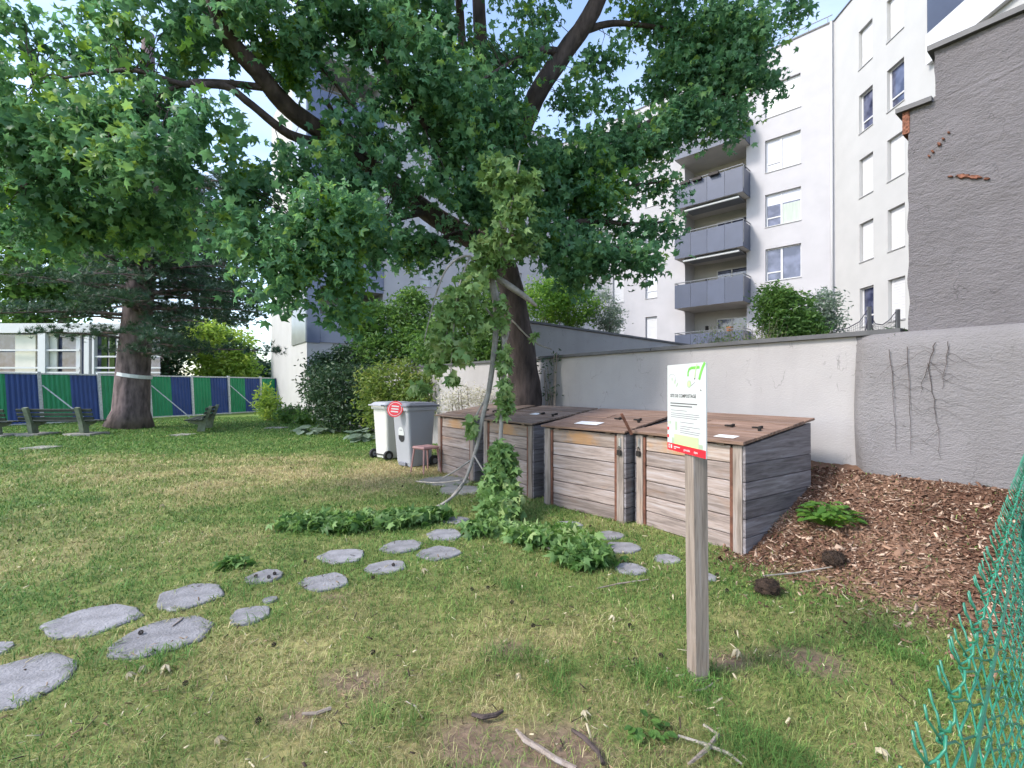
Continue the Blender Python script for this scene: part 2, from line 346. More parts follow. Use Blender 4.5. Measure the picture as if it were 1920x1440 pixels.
M['green3'] = plain('print_grey_green', (.33, .40, .30), .5, .05, 6)
M['ink'] = plain('print_ink', (.10, .10, .10), .5, .05, 6)
M['ink2'] = plain('print_light_ink', (.20, .20, .21), .5, .05, 6)
M['pinkplastic'] = plain('faded_red_plastic', (.34, .19, .18), .7, .15, 6)
M['wirepvc'] = plain('green_pvc_wire', (.02, .18, .105), .38, .25, 20, spec=.7)
M['postpvc'] = plain('green_pvc_post', (.008, .07, .045), .45, .2, 12)
M['soilt'] = plain('terrace_soil', (.10, .08, .06), .95, .3, 4)
M['net'] = plain('black_net', (.05, .05, .07), .8, .2, 20)
M['cream'] = plain('cream_blind', (.62, .60, .52), .7, .06, 3)
M['terra'] = plain('terracotta', (.36, .13, .06), .7, .15, 8)
M['cloth'] = plain('white_cloth', (.7, .7, .7), .8, .1, 8)

# ------------------------------------------------------------------ ground
MULCH_A = -2.15                                   # run coordinate where the last compost box ends
def wall_d(x, y): return WC - (WN[0] * x + WN[1] * y)
def wall_a(x, y): return -(WT[0] * x + WT[1] * y)
def mulch_mask(x, y):
    d = wall_d(x, y); a = wall_a(x, y)
    wob = .35 * (fbm(x, y, .9, 5) - .5)
    return sstep(2.05, 1.45, d + wob) * sstep(MULCH_A - .22, MULCH_A - .02, a)
def ground_z(x, y):
    d = wall_d(x, y); a = wall_a(x, y)
    h = .68 * np.clip(1 - d / 1.72, 0, 1.0) * sstep(-3.5, -.6, d)
    h = h * sstep(MULCH_A - .45, MULCH_A - .10, a) + .05 * (fbm(x, y, .35, 9) - .5) * mulch_mask(x, y)
    return h + .03 * (fbm(x, y, 2.2, 3) - .5)
def dry_and_sunlit(x, y):
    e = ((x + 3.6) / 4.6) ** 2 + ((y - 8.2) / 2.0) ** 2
    band = np.exp(-e * 1.2) * 1.0  # sunlit strip of the lawn painted in as dry straw colour
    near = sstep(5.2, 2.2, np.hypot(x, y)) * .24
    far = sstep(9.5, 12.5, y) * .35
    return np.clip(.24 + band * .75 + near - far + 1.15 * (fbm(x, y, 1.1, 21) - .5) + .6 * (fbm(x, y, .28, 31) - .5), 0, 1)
SOIL_SPOTS = [(*G(660, 1275).xy, .20), (*G(900, 1400).xy, .26), (*G(1040, 1425).xy, .30), (*G(620, 1120).xy, .10), (*G(960, 1215).xy, .16), (*G(1080, 1400).xy, .18), (*G(1365, 1240).xy, .14),(*G(560, 1345).xy, .12),(*G(1530, 1240).xy, .2)]
def soil(x, y):
    s = np.zeros_like(x)
    for cx, cy, r in SOIL_SPOTS: s = np.maximum(s, np.exp(-((x - cx) ** 2 + ((y - cy) * 1.3) ** 2) / r ** 2))
    return np.clip(s * 1.3 + .9 * (fbm(x, y, .22, 44) - .62), 0, 1)
xs = np.unique(np.concatenate([np.linspace(-7, 6, 190), -7 - np.geomspace(.2, 590, 40), 6 + np.geomspace(.2, 590, 30)]))
ys = np.unique(np.concatenate([np.linspace(-1, 9, 150), 9 + np.geomspace(.12, 900, 60), -1 - np.geomspace(.3, 300, 14)]))
X, Yg = np.meshgrid(xs, ys); X = X.ravel(); Yg = Yg.ravel()
Z = ground_z(X, Yg)
dr = dry_and_sunlit(X, Yg)[:, None]; so = soil(X, Yg)[:, None]; mu = mulch_mask(X, Yg)[:, None]
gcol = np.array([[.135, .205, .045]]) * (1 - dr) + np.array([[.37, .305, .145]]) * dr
fr = sstep(3.5, 7.5, Yg)[:, None]
gcol = gcol * fr + (1 - fr) * (gcol * .75 + np.array([[.05, .035, .018]]))
gcol = gcol * (1 - so) + np.array([[.19, .135, .095]]) * so
gcol = gcol * (1 - mu) + np.array([[.15, .085, .055]]) * mu
nx, ny = len(xs), len(ys)
ii = (np.arange(ny - 1)[:, None] * nx + np.arange(nx - 1)[None, :]).ravel()
F = np.stack([ii, ii + 1, ii + nx + 1, ii + nx], 1)
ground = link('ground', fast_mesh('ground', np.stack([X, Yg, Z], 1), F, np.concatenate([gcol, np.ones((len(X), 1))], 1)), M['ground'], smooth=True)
tag(ground, 'lawn of short green and yellowed grass with bare soil patches', kind='structure')

def gz(x, y): return float(ground_z(np.array([x]), np.array([y]))[0])

# raised ground behind the garden wall
tb = MB(); tb.prism([tuple(W(-6, -.1).xy), tuple(W(-6, -40).xy), tuple(W(24.3, -40).xy), tuple(W(24.3, -.1).xy)], .0, 1.72)
tag(tb.build('terrace_ground', M['soilt']), 'raised soil bed behind the garden wall', kind='structure')

# ------------------------------------------------------------------ apartment blocks
def frame_empty(name, label, cat, org, dirx):
    return thing(name, label, cat, (org[0], org[1], 0), math.atan2(dirx[1], dirx[0]))
def facade(parent, L, H, holes, mat, depth=.22, flip=1, xo=0.0, name='wall'):
    """wall in local x,z at y=0; holes (x0,x1,z0,z1,depth)"""
    xs = sorted({xo, xo + L} | {h[0] for h in holes} | {h[1] for h in holes}); zs = sorted({0, H} | {h[2] for h in holes} | {h[3] for h in holes})
    mb = MB()
    for i in range(len(xs) - 1):
        for j in range(len(zs) - 1):
            cx, cz = (xs[i] + xs[i + 1]) / 2, (zs[j] + zs[j + 1]) / 2
            if any(h[0] < cx < h[1] and h[2] < cz < h[3] for h in holes): continue
            mb.add([(xs[i], 0, zs[j]), (xs[i + 1], 0, zs[j]), (xs[i + 1], 0, zs[j + 1]), (xs[i], 0, zs[j + 1])], [(0, 1, 2, 3)])
    for h in holes:
        x0, x1, z0, z1 = h[:4]; d = (h[4] if len(h) > 4 else depth) * flip
        a = [(x0, 0, z0), (x1, 0, z0), (x1, 0, z1), (x0, 0, z1)]; b = [(x, d, z) for x, _, z in a]
        mb.add(a + b, [(0, 1, 5, 4), (1, 2, 6, 5), (2, 3, 7, 6), (3, 0, 4, 7)])
    return mb.build(name, mat, parent)
def window(parent, x0, x1, z0, z1, kind, flip=1, split=.45, lowrail=.27):
    s = flip; Y = lambda a, b: (min(a * s, b * s), max(a * s, b * s))
    w = MB(); fw = .055
    ya, yb = Y(.13, .19)
    if kind == 'shutter':
        sh = MB()
        nsl = max(4, int((z1 - z0) / .11)); hz = (z1 - z0 - .06) / nsl
        for k in range(nsl):
            y0, y1 = Y(.13, .16); sh.box(x0 + .03, x1 - .03, y0, y1, z0 + .05 + k * hz, z0 + .05 + (k + 1) * hz - .006)
        y0, y1 = Y(.162, .18); sh.box(x0, x1, y0, y1, z0, z1)
        o = sh.build('shutter', M['shutter'], parent)
    else:
        w.box(x0, x0 + fw, ya, yb, z0, z1); w.box(x1 - fw, x1, ya, yb, z0, z1)
        w.box(x0 + fw, x1 - fw, ya, yb, z0, z0 + fw); w.box(x0 + fw, x1 - fw, ya, yb, z1 - fw, z1)
        xm = x0 + (x1 - x0) * split if flip > 0 else x1 - (x1 - x0) * split
        panes = []
        zr = z0 + (z1 - z0) * lowrail
        if x1 - x0 > 1.2:
            w.box(xm - .045, xm + .045, ya - .004, yb + .004, z0 + fw, z1 - fw)
            if flip > 0: panes = [(x0 + fw, xm - .045, True), (xm + .045, x1 - fw, False)]
            else: panes = [(x0 + fw, xm - .045, False), (xm + .045, x1 - fw, True)]
        else: panes = [(x0 + fw, x1 - fw, True)]
        o = w.build('window', M['frame'], parent)
        for a, b, r in panes:
            if r:
                rb = MB(); rb.box(a, b, ya, yb, zr - .03, zr + .03); rb.box(a, a + .03, ya, yb, z0 + fw, zr - .03); rb.build('transom', M['frame'], o)
            y0, y1 = Y(.165, .172)
            g = MB(); g.box(a, b, y0, y1, z0 + fw, z1 - fw)
            mt = M['glass'] if kind == 'dark' else M['blind']
            if kind == 'curtain':
                y2, y3 = Y(.155, .163)
                if not r: MB().box(a, b, y2, y3, z0 + fw, z0 + (z1 - z0) * .62).build('curtain', M['curtain'], o)
                MB().box(a, b, y2, y3, z0 + (z1 - z0) * .66, z1 - fw).build('blind', M['blind'], o); mt = M['glass']
            g.build('pane', mt, o)
    y0, y1 = Y(-.035, .13)
    MB().box(x0 - .02, x1 + .02, y0, y1, z0 - .035, z0 - .003).build('sill', M['sill'], o)
    return o
def balcony(parent, x0, x1, proj, zb, flip=1, hp=1.42, nseg=4, mat='greypanel', pots=(), depth=1.3):
    """projecting box: slab, front panels, side panels, hand rail"""
    s = flip; Y = lambda a, b: (min(a * s, b * s), max(a * s, b * s))
    sl = MB(); y0, y1 = Y(-proj + .03, depth); sl.box(x0 + .03, x1 - .03, y0, y1, zb + .004, zb + .19); o = sl.build('balcony', M['soffit'], parent)
    sw = (x1 - x0) / nseg
    for k in range(nseg):
        y0, y1 = Y(-proj, -proj + .025)
        MB().box(x0 + k * sw + .008, x0 + (k + 1) * sw - .008, y0, y1, zb, zb + hp - .13).build('panel', M[mat], o)
    if proj > .2:
        for xa in (x0, x1 - .025):
            y0, y1 = Y(-proj + .06, -.02); MB().box(xa, xa + .025, y0, y1, zb, zb + hp - .13).build('panel', M[mat], o)
    r = MB(); y0, y1 = Y(-proj - .005, -proj + .045); r.box(x0, x1, y0, y1, zb + hp - .04, zb + hp)
    for k in range(nseg + 1):
        xp = x0 + k * sw * .998; y2, y3 = Y(-proj + .027, -proj + .05); r.box(xp, xp + .03, y2, y3, zb + .2, zb + hp - .04)
    if proj > .2:
        for xa in (x0, x1 - .04): y2, y3 = Y(-proj + .047, -.01); r.box(xa, xa + .04, y2, y3, zb + hp - .04, zb + hp)
    r.build('hand_rail', M['rail'], o)
    for px in pots:
        y0, y1 = Y(-proj - .2, -proj - .03); MB().box(px, px + .5, y0, y1, zb + hp - .22, zb + hp - .05, bev=.02).build('flower_box', M['iron'], o)
    return o

ROWS = [16.85 - 2.78 * k for k in range(5)]; WH = 1.65; BH = 18.6
CA = (15.1, 22.0)
dA = np.array((-.718, .697)); dA /= np.linalg.norm(dA)
# the block on the right: balcony face (local -x run so that outward is -y)
blk = frame_empty('apartment_building', 'tall white apartment block with grey balconies behind the garden wall on the right', 'building', CA, -dA)
# local x points from far left to the corner; facade spans x in [-15, 0]
holes = []
wins = []
for k, z in enumerate(ROWS):
    holes.append((-3.0, -1.4, z - WH, z)); wins.append((-3.0, -1.4, z - WH, z, ['shutter', 'blind', 'curtain', 'dark', 'shutter'][k]))
    holes.append((-9.71, -8.95, z - WH, z)); wins.append((-9.71, -8.95, z - WH, z, ['shutter', 'shutter', 'blind', 'blind', 'shutter'][k]))
    holes.append((-12.0, -11.2, z - WH, z)); wins.append((-12.0, -11.2, z - WH, z, ['shutter', 'blind', 'shutter', 'shutter', 'shutter'][k]))
LOG = (-7.22, -3.9, 2.0, 16.75, 1.3)
facade(blk, 16, BH, holes + [LOG], M['facade'], xo=-16)
for w_ in wins: window(blk, *w_)
lb = MB(); lb.add([(LOG[0], 1.3, 2.0), (LOG[1], 1.3, 2.0), (LOG[1], 1.3, 16.75), (LOG[0], 1.3, 16.75)], [(0, 1, 2, 3)]); lb.build('loggia_wall', M['soffit'], blk)
SLABS = [3.07 + 2.765 * k for k in range(5)]
for k, zb in enumerate(SLABS):
    b = balcony(blk, -7.32, -3.7, 1.13, zb, pots=((-6.9, -6.25, -5.35) if k == 3 else ()))
    d = MB(); d.box(-5.9, -5.84, 1.22, 1.28, zb + .2, zb + 2.3); d.box(-4.3, -4.24, 1.22, 1.28, zb + .2, zb + 2.3); d.box(-5.84, -4.3, 1.22, 1.28, zb + 2.24, zb + 2.3); d.box(-5.1, -5.04, 1.22, 1.28, zb + .2, zb + 2.24)
    do = d.build('door', M['frame'], blk)
    MB().box(-5.84, -5.1, 1.24, 1.25, zb + .2, zb + 2.24).build('pane', M['glass'], do); MB().box(-5.04, -4.3, 1.24, 1.25, zb + .2, zb + 2.24).build('pane', M['glass'], do)
    MB().box(-6.55, -6.4, 1.2, 1.29, zb + 1.7, zb + 1.95).build('wall_lamp', M['iron'], blk)
    if k in (1, 2):
        zt = zb + 2.765
        aw = MB(); aw.tube([(-6.9, -.95, zt - .16), (-3.95, -.95, zt - .16)], .055, 8); a_ = aw.build('awning', M['white'], blk)
        MB().box(-6.85, -4.0, -.9, .2, zt - .11, zt - .04).build('awning_cloth', M['rail'], a_)
# parapet + roof
rf = MB(); rf.box(-16, -.02, -.04, .3, BH, BH + .07); rf.build('roof_edge', M['zinc'], blk)
rl = MB(); rl.box(-3.6, -.1, .1, .13, BH + .42, BH + .45)
for k in range(5): rl.box(-3.5 + k * .8, -3.47 + k * .8, .1, .13, BH + .07, BH + .42)
rl.build('roof_rail', M['rail'], blk)
# downpipe in the inner corner
dpipe = MB(); dpipe.tube([(-.12, -.09, 1.7), (-.12, -.09, BH)], .05, 8); dpipe.build('downpipe', M['frame'], blk, smooth=True)
MB().box(-16, -.01, .4, 9, .01, BH - .01).build('core', M['facade'], blk) if False else None

dB = np.array((-.045, -1.0)); dB /= np.linalg.norm(dB)
blb = frame_empty('apartment_wing', 'white apartment wing tinted as sunlit with two window columns rising above the dark gable wall', 'building', CA, dB)
# local +x towards the camera; outward is -y only if the left normal is away: checked with flip
hB = []; wB = []
for k, z in enumerate(ROWS):
    hB.append((1.63, 2.46, z - WH, z)); wB.append((1.63, 2.46, z - WH, z, ['shutter', 'dark', 'shutter', 'shutter', 'dark'][k]))
    hB.append((3.25, 4.12, z - WH, z)); wB.append((3.25, 4.12, z - WH, z, ['shutter', 'dark', 'shutter', 'shutter', 'shutter'][k]))
facade(blb, 10, BH, hB, M['facade_sunlit'])
for w_ in wB: window(blb, *w_)
MB().box(.02, 10, -.04, .3, BH, BH + .07).build('roof_edge', M['zinc'], blb)
bb = balcony(blb, 5.35, 9.8, .15, 13.45, hp=2.05, nseg=3, depth=.02)
MB().box(5.33, 9.82, -.18, -.02, 12.9, 13.98).build('slab_edge', M['frame'], blb)

# left wing
CL = (-10.0, 23.0)
wing = frame_empty('apartment_block', 'white apartment block with blue grey corner loggias behind the big tree', 'building', CL, (.8, .6))
SL = [3.70, 6.48, 9.26, 12.04, 14.82]
hC = [(.62, 3.85, 3.85, 18.0, 2.2)]; wC = []
for k, zt in enumerate([5.9, 8.95, 11.73, 14.5, 17.3]):
    for x0 in (6.0, 9.4, 12.6): hC.append((x0, x0 + .72, zt - 1.75, zt)); wC.append((x0, x0 + .72, zt - 1.75, zt, 'blind' if (k + int(x0)) % 3 else 'shutter'))
facade(wing, 17.2, BH, hC, M['facade'])
for w_ in wC: window(wing, *w_)
lb = MB(); lb.add([(.62, 2.2, 3.85), (3.85, 2.2, 3.85), (3.85, 2.2, 18.0), (.62, 2.2, 18.0)], [(0, 1, 2, 3)]); lb.build('loggia_wall', M['soffit'], wing)
for zb in SL:
    b = balcony(wing, .60, 3.87, .06, zb, hp=1.55, nseg=2, mat='greypanel2', depth=2.18)
    MB().box(1.4, 3.2, 2.14, 2.19, zb + .2, zb + 2.3).build('door_pane', M['glass'], wing)
MB().box(0.0, .60, -.05, -.005, 3.66, 17.8).build('corner_panel', M['greypanel2'], wing)
ew = MB(); ew.add([(0, 0, 0), (0, 9.1, 0), (0, 9.1, BH), (0, 0, BH)], [(3, 2, 1, 0)]); ew.build('end_wall', M['facade_sunlit'], wing)
for z0 in (3.7, 9.3, 14.9):
    MB().box(-.06, -.004, .02, 3.05, z0, min(z0 + 5.5, 17.8)).build('sheet_panel', M['metalpanel'], wing)
MB().box(-.05, 17.2, -.04, .3, BH, BH + .08).build('roof_edge', M['zinc'], wing)
lamp = MB(); lamp.tube([(4.25, -.02, 9.2), (4.25, -.22, 9.2), (4.25, -.25, 9.0)], .035, 6); lamp.build('wall_lamp', M['iron'], wing)

# ------------------------------------------------------------------ garden walls
gw = thing('garden_wall', 'long pale rendered garden wall with a dark metal coping behind the compost boxes', 'wall')
def wallbox(mb, s0, s1, d0, d1, z0, z1):
    a = [W(s0, d0), W(s1, d0), W(s1, d1), W(s0, d1)]
    mb.add([(p.x, p.y, z0) for p in a] + [(p.x, p.y, z1) for p in a], [(0, 1, 2, 3), (7, 6, 5, 4), (4, 5, 1, 0), (5, 6, 2, 1), (6, 7, 3, 2), (7, 4, 0, 3)])
b = MB(); wallbox(b, 1.55, 24.3, 0, -.22, -.1, 2.02); b.build('wall_face', M['wallpl'], gw)
for k in range(8):
    s0 = 1.4 + k * 2.9; s1 = min(s0 + 2.885, 24.3)
    b = MB(); wallbox(b, s0, s1, .05, -.27, 2.022, 2.07); b.build('coping', M['zinc'], gw)
rw = thing('old_wall', 'rough grey patched wall at the right, thicker than the pale wall beside it', 'wall')
# rounded plaster end built as stacked columns
NS, NZ = 40, 26
vs = []
for j in range(NZ + 1):
    for i in range(NS + 1):
        s = 1.78 - (i / NS) ** 1.6 * 6.5; z = -.1 + 2.13 * j / NZ
        d = .11 * sstep(1.80, 1.66, s + .05 * math.sin(z * 3 + 1)) + .03 * (fbm(np.array([s]), np.array([z]), .5, 2)[0] - .5)
        if z > 1.86: d *= .45 + .55 * (2.03 - z) / .17
        p = W(s, float(d)); vs.append((p.x, p.y, z))
fs = [(j * (NS + 1) + i, j * (NS + 1) + i + 1, (j + 1) * (NS + 1) + i + 1, (j + 1) * (NS + 1) + i) for j in range(NZ) for i in range(NS)]
top = [NZ * (NS + 1) + i for i in range(NS + 1)]
n0 = len(vs)
for i in range(NS + 1):
    s = 1.78 - (i / NS) ** 1.6 * 6.5; p = W(s, -.2); vs.append((p.x, p.y, 2.03 + .004 * math.sin(i)))
fs += [(top[i], top[i + 1], n0 + i + 1, n0 + i) for i in range(NS)]
MB().add(vs, [f[::-1] for f in fs]).build('rough_face', M['roughpl'], rw, smooth=True)

gb = thing('gable_wall', 'dark grey roughcast gable wall rising above the old wall at the right edge', 'wall')
vs, fs = [], []; NS, NZ = 46, 44
prof = []
for j in range(NZ + 1):
    for i in range(NS + 1):
        f = i / NS; zt = 4.63
        z = 2.0 + (zt - 2.0) * j / NZ
        s0 = 1.345 if z < 4.16 else 1.14
        s0 += .03 * (fbm(np.array([z * 1.0]), np.array([0.0]), .18, 77)[0] - .5)
        s = s0 - f ** 1.5 * 6
        d = .035 * (fbm(np.array([s]), np.array([z]), .25, 12)[0] - .5) + .006
        p = W(s, float(d)); vs.append((p.x, p.y, z))
fs = [(j * (NS + 1) + i, (j + 1) * (NS + 1) + i, (j + 1) * (NS + 1) + i + 1, j * (NS + 1) + i + 1) for j in range(NZ) for i in range(NS)]
MB().add(vs, fs).build('gable_face', M['gablepl'], gb)
b = MB(); wallbox(b, 1.335, -4.6, -.02, -4, 1.9, 4.14); wallbox(b, 1.12, -4.6, -.025, -4, 4.141, 4.62); b.build('gable_core', M['gablepl'], gb)
b = MB(); wallbox(b, 1.43, 1.16, .05, -4.2, 4.165, 4.21); b.build('coping', M['zinc'], gb)
b = MB(); wallbox(b, 1.19, -5, .055, -4.2, 4.635, 4.685); b.build('coping', M['zinc'], gb)
b = MB(); wallbox(b, 1.385, 1.33, .012, -.3, 3.95, 4.163); b.build('corbel', M['brick'], gb)
def wallpatch(name, pts, mat, parent, jag, d0=.028):     # an irregular scar on the wall face
    n = len(pts); c = (sum(p[0] for p in pts) / n, sum(p[1] for p in pts) / n); vs = []
    for s, z in pts: p = W(s, d0 - .03); vs.append((p.x, p.y, z))
    for s, z in pts: p = W(c[0] + (s - c[0]) * .8, d0 + random.uniform(0, .008)); vs.append((p.x, p.y, c[1] + (z - c[1]) * .8))
    fs = [(i, (i + 1) % n, n + (i + 1) % n, n + i) for i in range(n)] + [tuple(range(n, 2 * n))]
    return MB().add(vs, [f[::-1] for f in fs]).build(name, mat, parent)
def wall_at(u, v, d=0.0):                                # wall coordinates seen at a spot
    r = (u - 960) / FPX; Y = (WC - d) / (WN[0] * r + WN[1]); X_ = r * Y
    return (WT[0] * X_ + WT[1] * Y, EYE - (v - HORIZON) / FPX * Y)
for cu, cv, lu, lv in [(1808, 330, 20, 6), (1832, 332, 16, 5), (1852, 335, 8, 3), (1785, 331, 6, 2), (1745, 292, 3, 3), (1752, 284, 4, 3), (1764, 270, 5, 4), (1772, 260, 4, 3), (1782, 248, 3, 3)]:
    pts = []
    for k in range(18):
        th = 2 * math.pi * k / 18; q = random.uniform(.55, 1.1)
        pts.append(wall_at(cu + lu * q * math.cos(th), cv - lv * q * math.sin(th)))
    wallpatch('bare_patch', pts, M['brick'], gb, .3)

up = thing('upper_wall', 'short pale retaining wall set back above the long garden wall', 'wall', (.2, 9.62, 0), math.atan2(.6, .8))
MB().add([(0, 0, 1.6), (7.6, 0, 1.6), (7.6, .22, 1.6), (0, .22, 1.6), (0, 0, 2.82), (7.6, 0, 2.58), (7.6, .22, 2.58), (0, .22, 2.82)],
         [(3, 2, 1, 0), (4, 5, 6, 7), (0, 1, 5, 4), (1, 2, 6, 5), (2, 3, 7, 6), (3, 0, 4, 7)]).build('wall_face', M['wallpl'], up)
MB().add([(-.03, -.04, 2.825), (7.6, -.04, 2.585), (7.6, .26, 2.585), (-.03, .26, 2.825), (-.03, -.04, 2.87), (7.6, -.04, 2.63), (7.6, .26, 2.63), (-.03, .26, 2.87)],
         [(3, 2, 1, 0), (4, 5, 6, 7), (0, 1, 5, 4), (1, 2, 6, 5), (2, 3, 7, 6), (3, 0, 4, 7)]).build('coping', M['zinc'], up)

# dried creeper stems on the old wall
def creeper(label, starts, mat, n=5, d0=.12, rad=.0036, grp='dried creepers on the old wall'):
    t = thing('dried_creeper', label, 'creeper', group=grp)
    for (u, v, dv, sway) in starts:
        pts = []; uu = u
        for k in range(14):
            s, z = wall_at(uu, v + dv * k / 13, d0); pts.append(W(s, d0 + .004 + random.uniform(0, .006), z)); uu += random.uniform(-1, 1) * sway + sway * .3
        MB().tube(pts, [rad * (1 - .6 * k / 13) for k in range(14)], 4).build('stem', mat, t)
        for q in range(n):
            i = random.randint(2, 11); sd_ = random.choice((-1, 1)); s, z = wall_at(uu, v, d0); p = pts[i]; bp_ = [p]
            for k in range(4): bp_.append(bp_[-1] + Vector((WT[0] * sd_ * .05, WT[1] * sd_ * .05, random.uniform(-.06, .05))))
            MB().tube(bp_, [rad * .5, rad * .4, rad * .35, rad * .3, rad * .2], 3).build('tendril', mat, t)
    return t
creeper('dark dried creeper stems running down the old wall near its rounded end', [(1668, 655, 190, 2), (1702, 650, 200, 1.5)], M['bark'], n=5)
creeper('dark dried creeper stems on the old wall below the gable', [(1755, 642, 95, -4), (1740, 680, 180, 4), (1778, 640, 90, -2)], M['bark'], n=6)

# ------------------------------------------------------------------ plants
LEAF5 = []
for k in range(5):
    a = R(90 + (k - 2) * 62)
    a0 = R(90 + (k - 2.5) * 62); LEAF5.append((.50 * math.cos(a0), .50 * math.sin(a0), .05)); L = (0.72, .92, 1.12, .92, .72)[k]
    LEAF5.append((L * math.cos(a), L * math.sin(a), (-.34, -.22, -.28, -.22, -.34)[k]))
a0 = R(90 + 2.5 * 62); LEAF5.append((.50 * math.cos(a0), .50 * math.sin(a0), .05))
LEAF_V = np.array([(0, .05, .14)] + LEAF5 + [(0, -.35, 0)]); nL = len(LEAF5)
LEAF_F = np.array([(0, i, i + 1) for i in range(1, nL)] + [(0, nL, nL + 1), (0, nL + 1, 1)])
OVAL_V = np.array([(0, -.9, 0), (.38, -.2, .08), (.30, .45, .08), (0, 1.0, -.1), (-.30, .45, .08), (-.38, -.2, .08), (0, 0, -.02)])
OVAL_F = np.array([(6, 0, 1), (6, 1, 2), (6, 2, 3), (6, 3, 4), (6, 4, 5), (6, 5, 0)])
DIAM_V = np.array([(0, -.8, 0), (.45, .1, .1), (0, 1.0, -.1), (-.45, .1, .1)]); DIAM_F = np.array([(0, 1, 2), (0, 2, 3)])
def orient(n, up=.8, rnd=.7, droop=.35, outward=None):
    nz = rng.normal(size=(n, 3)) * rnd + np.array([0, 0, up]); nz /= np.linalg.norm(nz, axis=1)[:, None]
    t = rng.normal(size=(n, 3)); t[:, 2] = t[:, 2] * .5 - droop
    if outward is not None: t += outward * .9
    t -= nz * np.sum(t * nz, 1)[:, None]; t /= np.linalg.norm(t, axis=1)[:, None] + 1e-9
    x = np.cross(t, nz)
    return np.stack([x, t, nz], 2)               # columns
def leaves(C, size, V=LEAF_V, Fc=LEAF_F, jit=.25, **kw):
    n = len(C); Rm = orient(n, **kw); s = size * (1 + rng.uniform(-jit, jit, n))
    sx_ = np.stack([rng.uniform(.72, 1.08, n), np.ones(n), rng.uniform(.4, 1.9, n)], 1)
    vv = np.einsum('nij,nkj->nki', Rm, V[None] * sx_[:, None, :]) * s[:, None, None] + C[:, None, :]
    ff = Fc[None] + (np.arange(n) * len(V))[:, None, None]
    return vv.reshape(-1, 3), ff.reshape(-1, Fc.shape[1])
def leaf_obj(name, C, size, mat, parent, V=LEAF_V, Fc=LEAF_F, kind='stuff', **kw):
    v, f = leaves(np.asarray(C), size, V, Fc, **kw); o = link(name, fast_mesh(name, v, f), mat, parent)
    if kind: o['kind'] = kind
    return o
def ellip(c, r, n, shell=.55):
    d = rng.normal(size=(n, 3)); d /= np.linalg.norm(d, axis=1)[:, None]
    q = shell + (1 - shell) * rng.random(n)
    q = np.where(rng.random(n) < .25, rng.random(n) ** .33, q)
    return np.asarray(c) + d * q[:, None] * np.asarray(r)
def sprays(centres, per, rad, flat=.55, hang=.35):
    """leaf spots spread round twig tips"""
    n = len(centres); o = rng.normal(size=(n, per, 3)) * rad * np.array([1, 1, flat]); o[:, :, 2] -= np.abs(rng.normal(size=(n, per))) * rad * hang
    return (np.asarray(centres)[:, None, :] + o).reshape(-1, 3)
def px_ellip(u, v, Y, ru, rv, rY=None):
    c = P(u, v, Y); k = Y / FPX
    return (c.x, c.y, c.z), (ru * k, rY if rY else (ru + rv) / 2 * k, rv * k)
def shrub(name, label, cat, lumps, mat, size, n, V=DIAM_V, Fc=DIAM_F, base=None, stems=4, group=None, spray=(.16, 9), up=.5, stemmat='twig', ground=None):
    """lumps: (u, v, Y, ru, rv)"""
    ctr = [px_ellip(*l) for l in lumps]
    tot = sum(r[0] * r[2] for _, r in ctr); C = []
    for c, r in ctr:
        k = max(3, int(n * r[0] * r[2] / tot / spray[1])); C.append(sprays(ellip(c, r, k), spray[1], spray[0]))
    C = np.concatenate(C)
    zb = ground if ground is not None else 0.0
    C = C[C[:, 2] > zb + .02]
    bx = np.mean([c[0] for c, _ in ctr]); by = np.mean([c[1] for c, _ in ctr])
    t = thing(name, label, cat, (bx, by, zb), 0, group)
    v, f = leaves(C - np.array([bx, by, zb]), size, V, Fc, up=up)
    o = link('foliage', fast_mesh('foliage', v, f), mat, t); o['kind'] = 'stuff'
    mb = MB()
    for k in range(stems):
        c, r = ctr[k % len(ctr)]; e = Vector((c[0] - bx, c[1] - by, c[2] - zb)) + Vector((random.uniform(-.4, .4) * r[0], random.uniform(-.4, .4) * r[1], random.uniform(-.2, .6) * r[2]))
        s = Vector((random.uniform(-.12, .12) + (c[0] - bx) * .3, random.uniform(-.12, .12), -.03)); m_ = s.lerp(e, .5) + Vector((random.uniform(-.08, .08), random.uniform(-.08, .08), .05))
        mb.tube([s, m_, e], [.022, .015, .006], 5)
    mb.build('stem', M[stemmat], t)
    return t

# shrubs at the foot of the wall and on the terrace
shrub('dark_shrub', 'dark dense shrub against the left end of the garden wall', 'shrub', [(640, 740, 15.5, 62, 62), (600, 720, 16, 30, 40), (665, 770, 15, 45, 40), (690, 720, 15.5, 45, 45)], M['leafdark'], .075, 9000, OVAL_V, OVAL_F, stems=6)
shrub('leafy_shrub', 'yellow green leafy shrub directly behind the two wheelie bins', 'shrub', [(735, 720, 13, 60, 50), (790, 735, 12.5, 38, 42), (715, 760, 13, 40, 40)], M['leafgold'], .07, 5200, OVAL_V, OVAL_F, stems=6)
shrub('terrace_shrub', 'dark leafed low shrub spilling over the wall top at its far left end', 'shrub', [(615, 685, 18.3, 38, 26), (665, 668, 18, 40, 26)], M['leafdark'], .08, 3200, OVAL_V, OVAL_F, ground=1.72)
shrub('terrace_shrub', 'broad green shrub on the terrace in front of the blue grey loggia', 'shrub', [(715, 610, 18.2, 60, 50), (770, 590, 18, 45, 48), (685, 605, 18, 40, 34), (790, 640, 17.5, 50, 42), (720, 655, 17.5, 60, 32), (775, 560, 18, 22, 26)], M['leafmid'], .09, 11000, OVAL_V, OVAL_F, ground=1.72, stems=6)
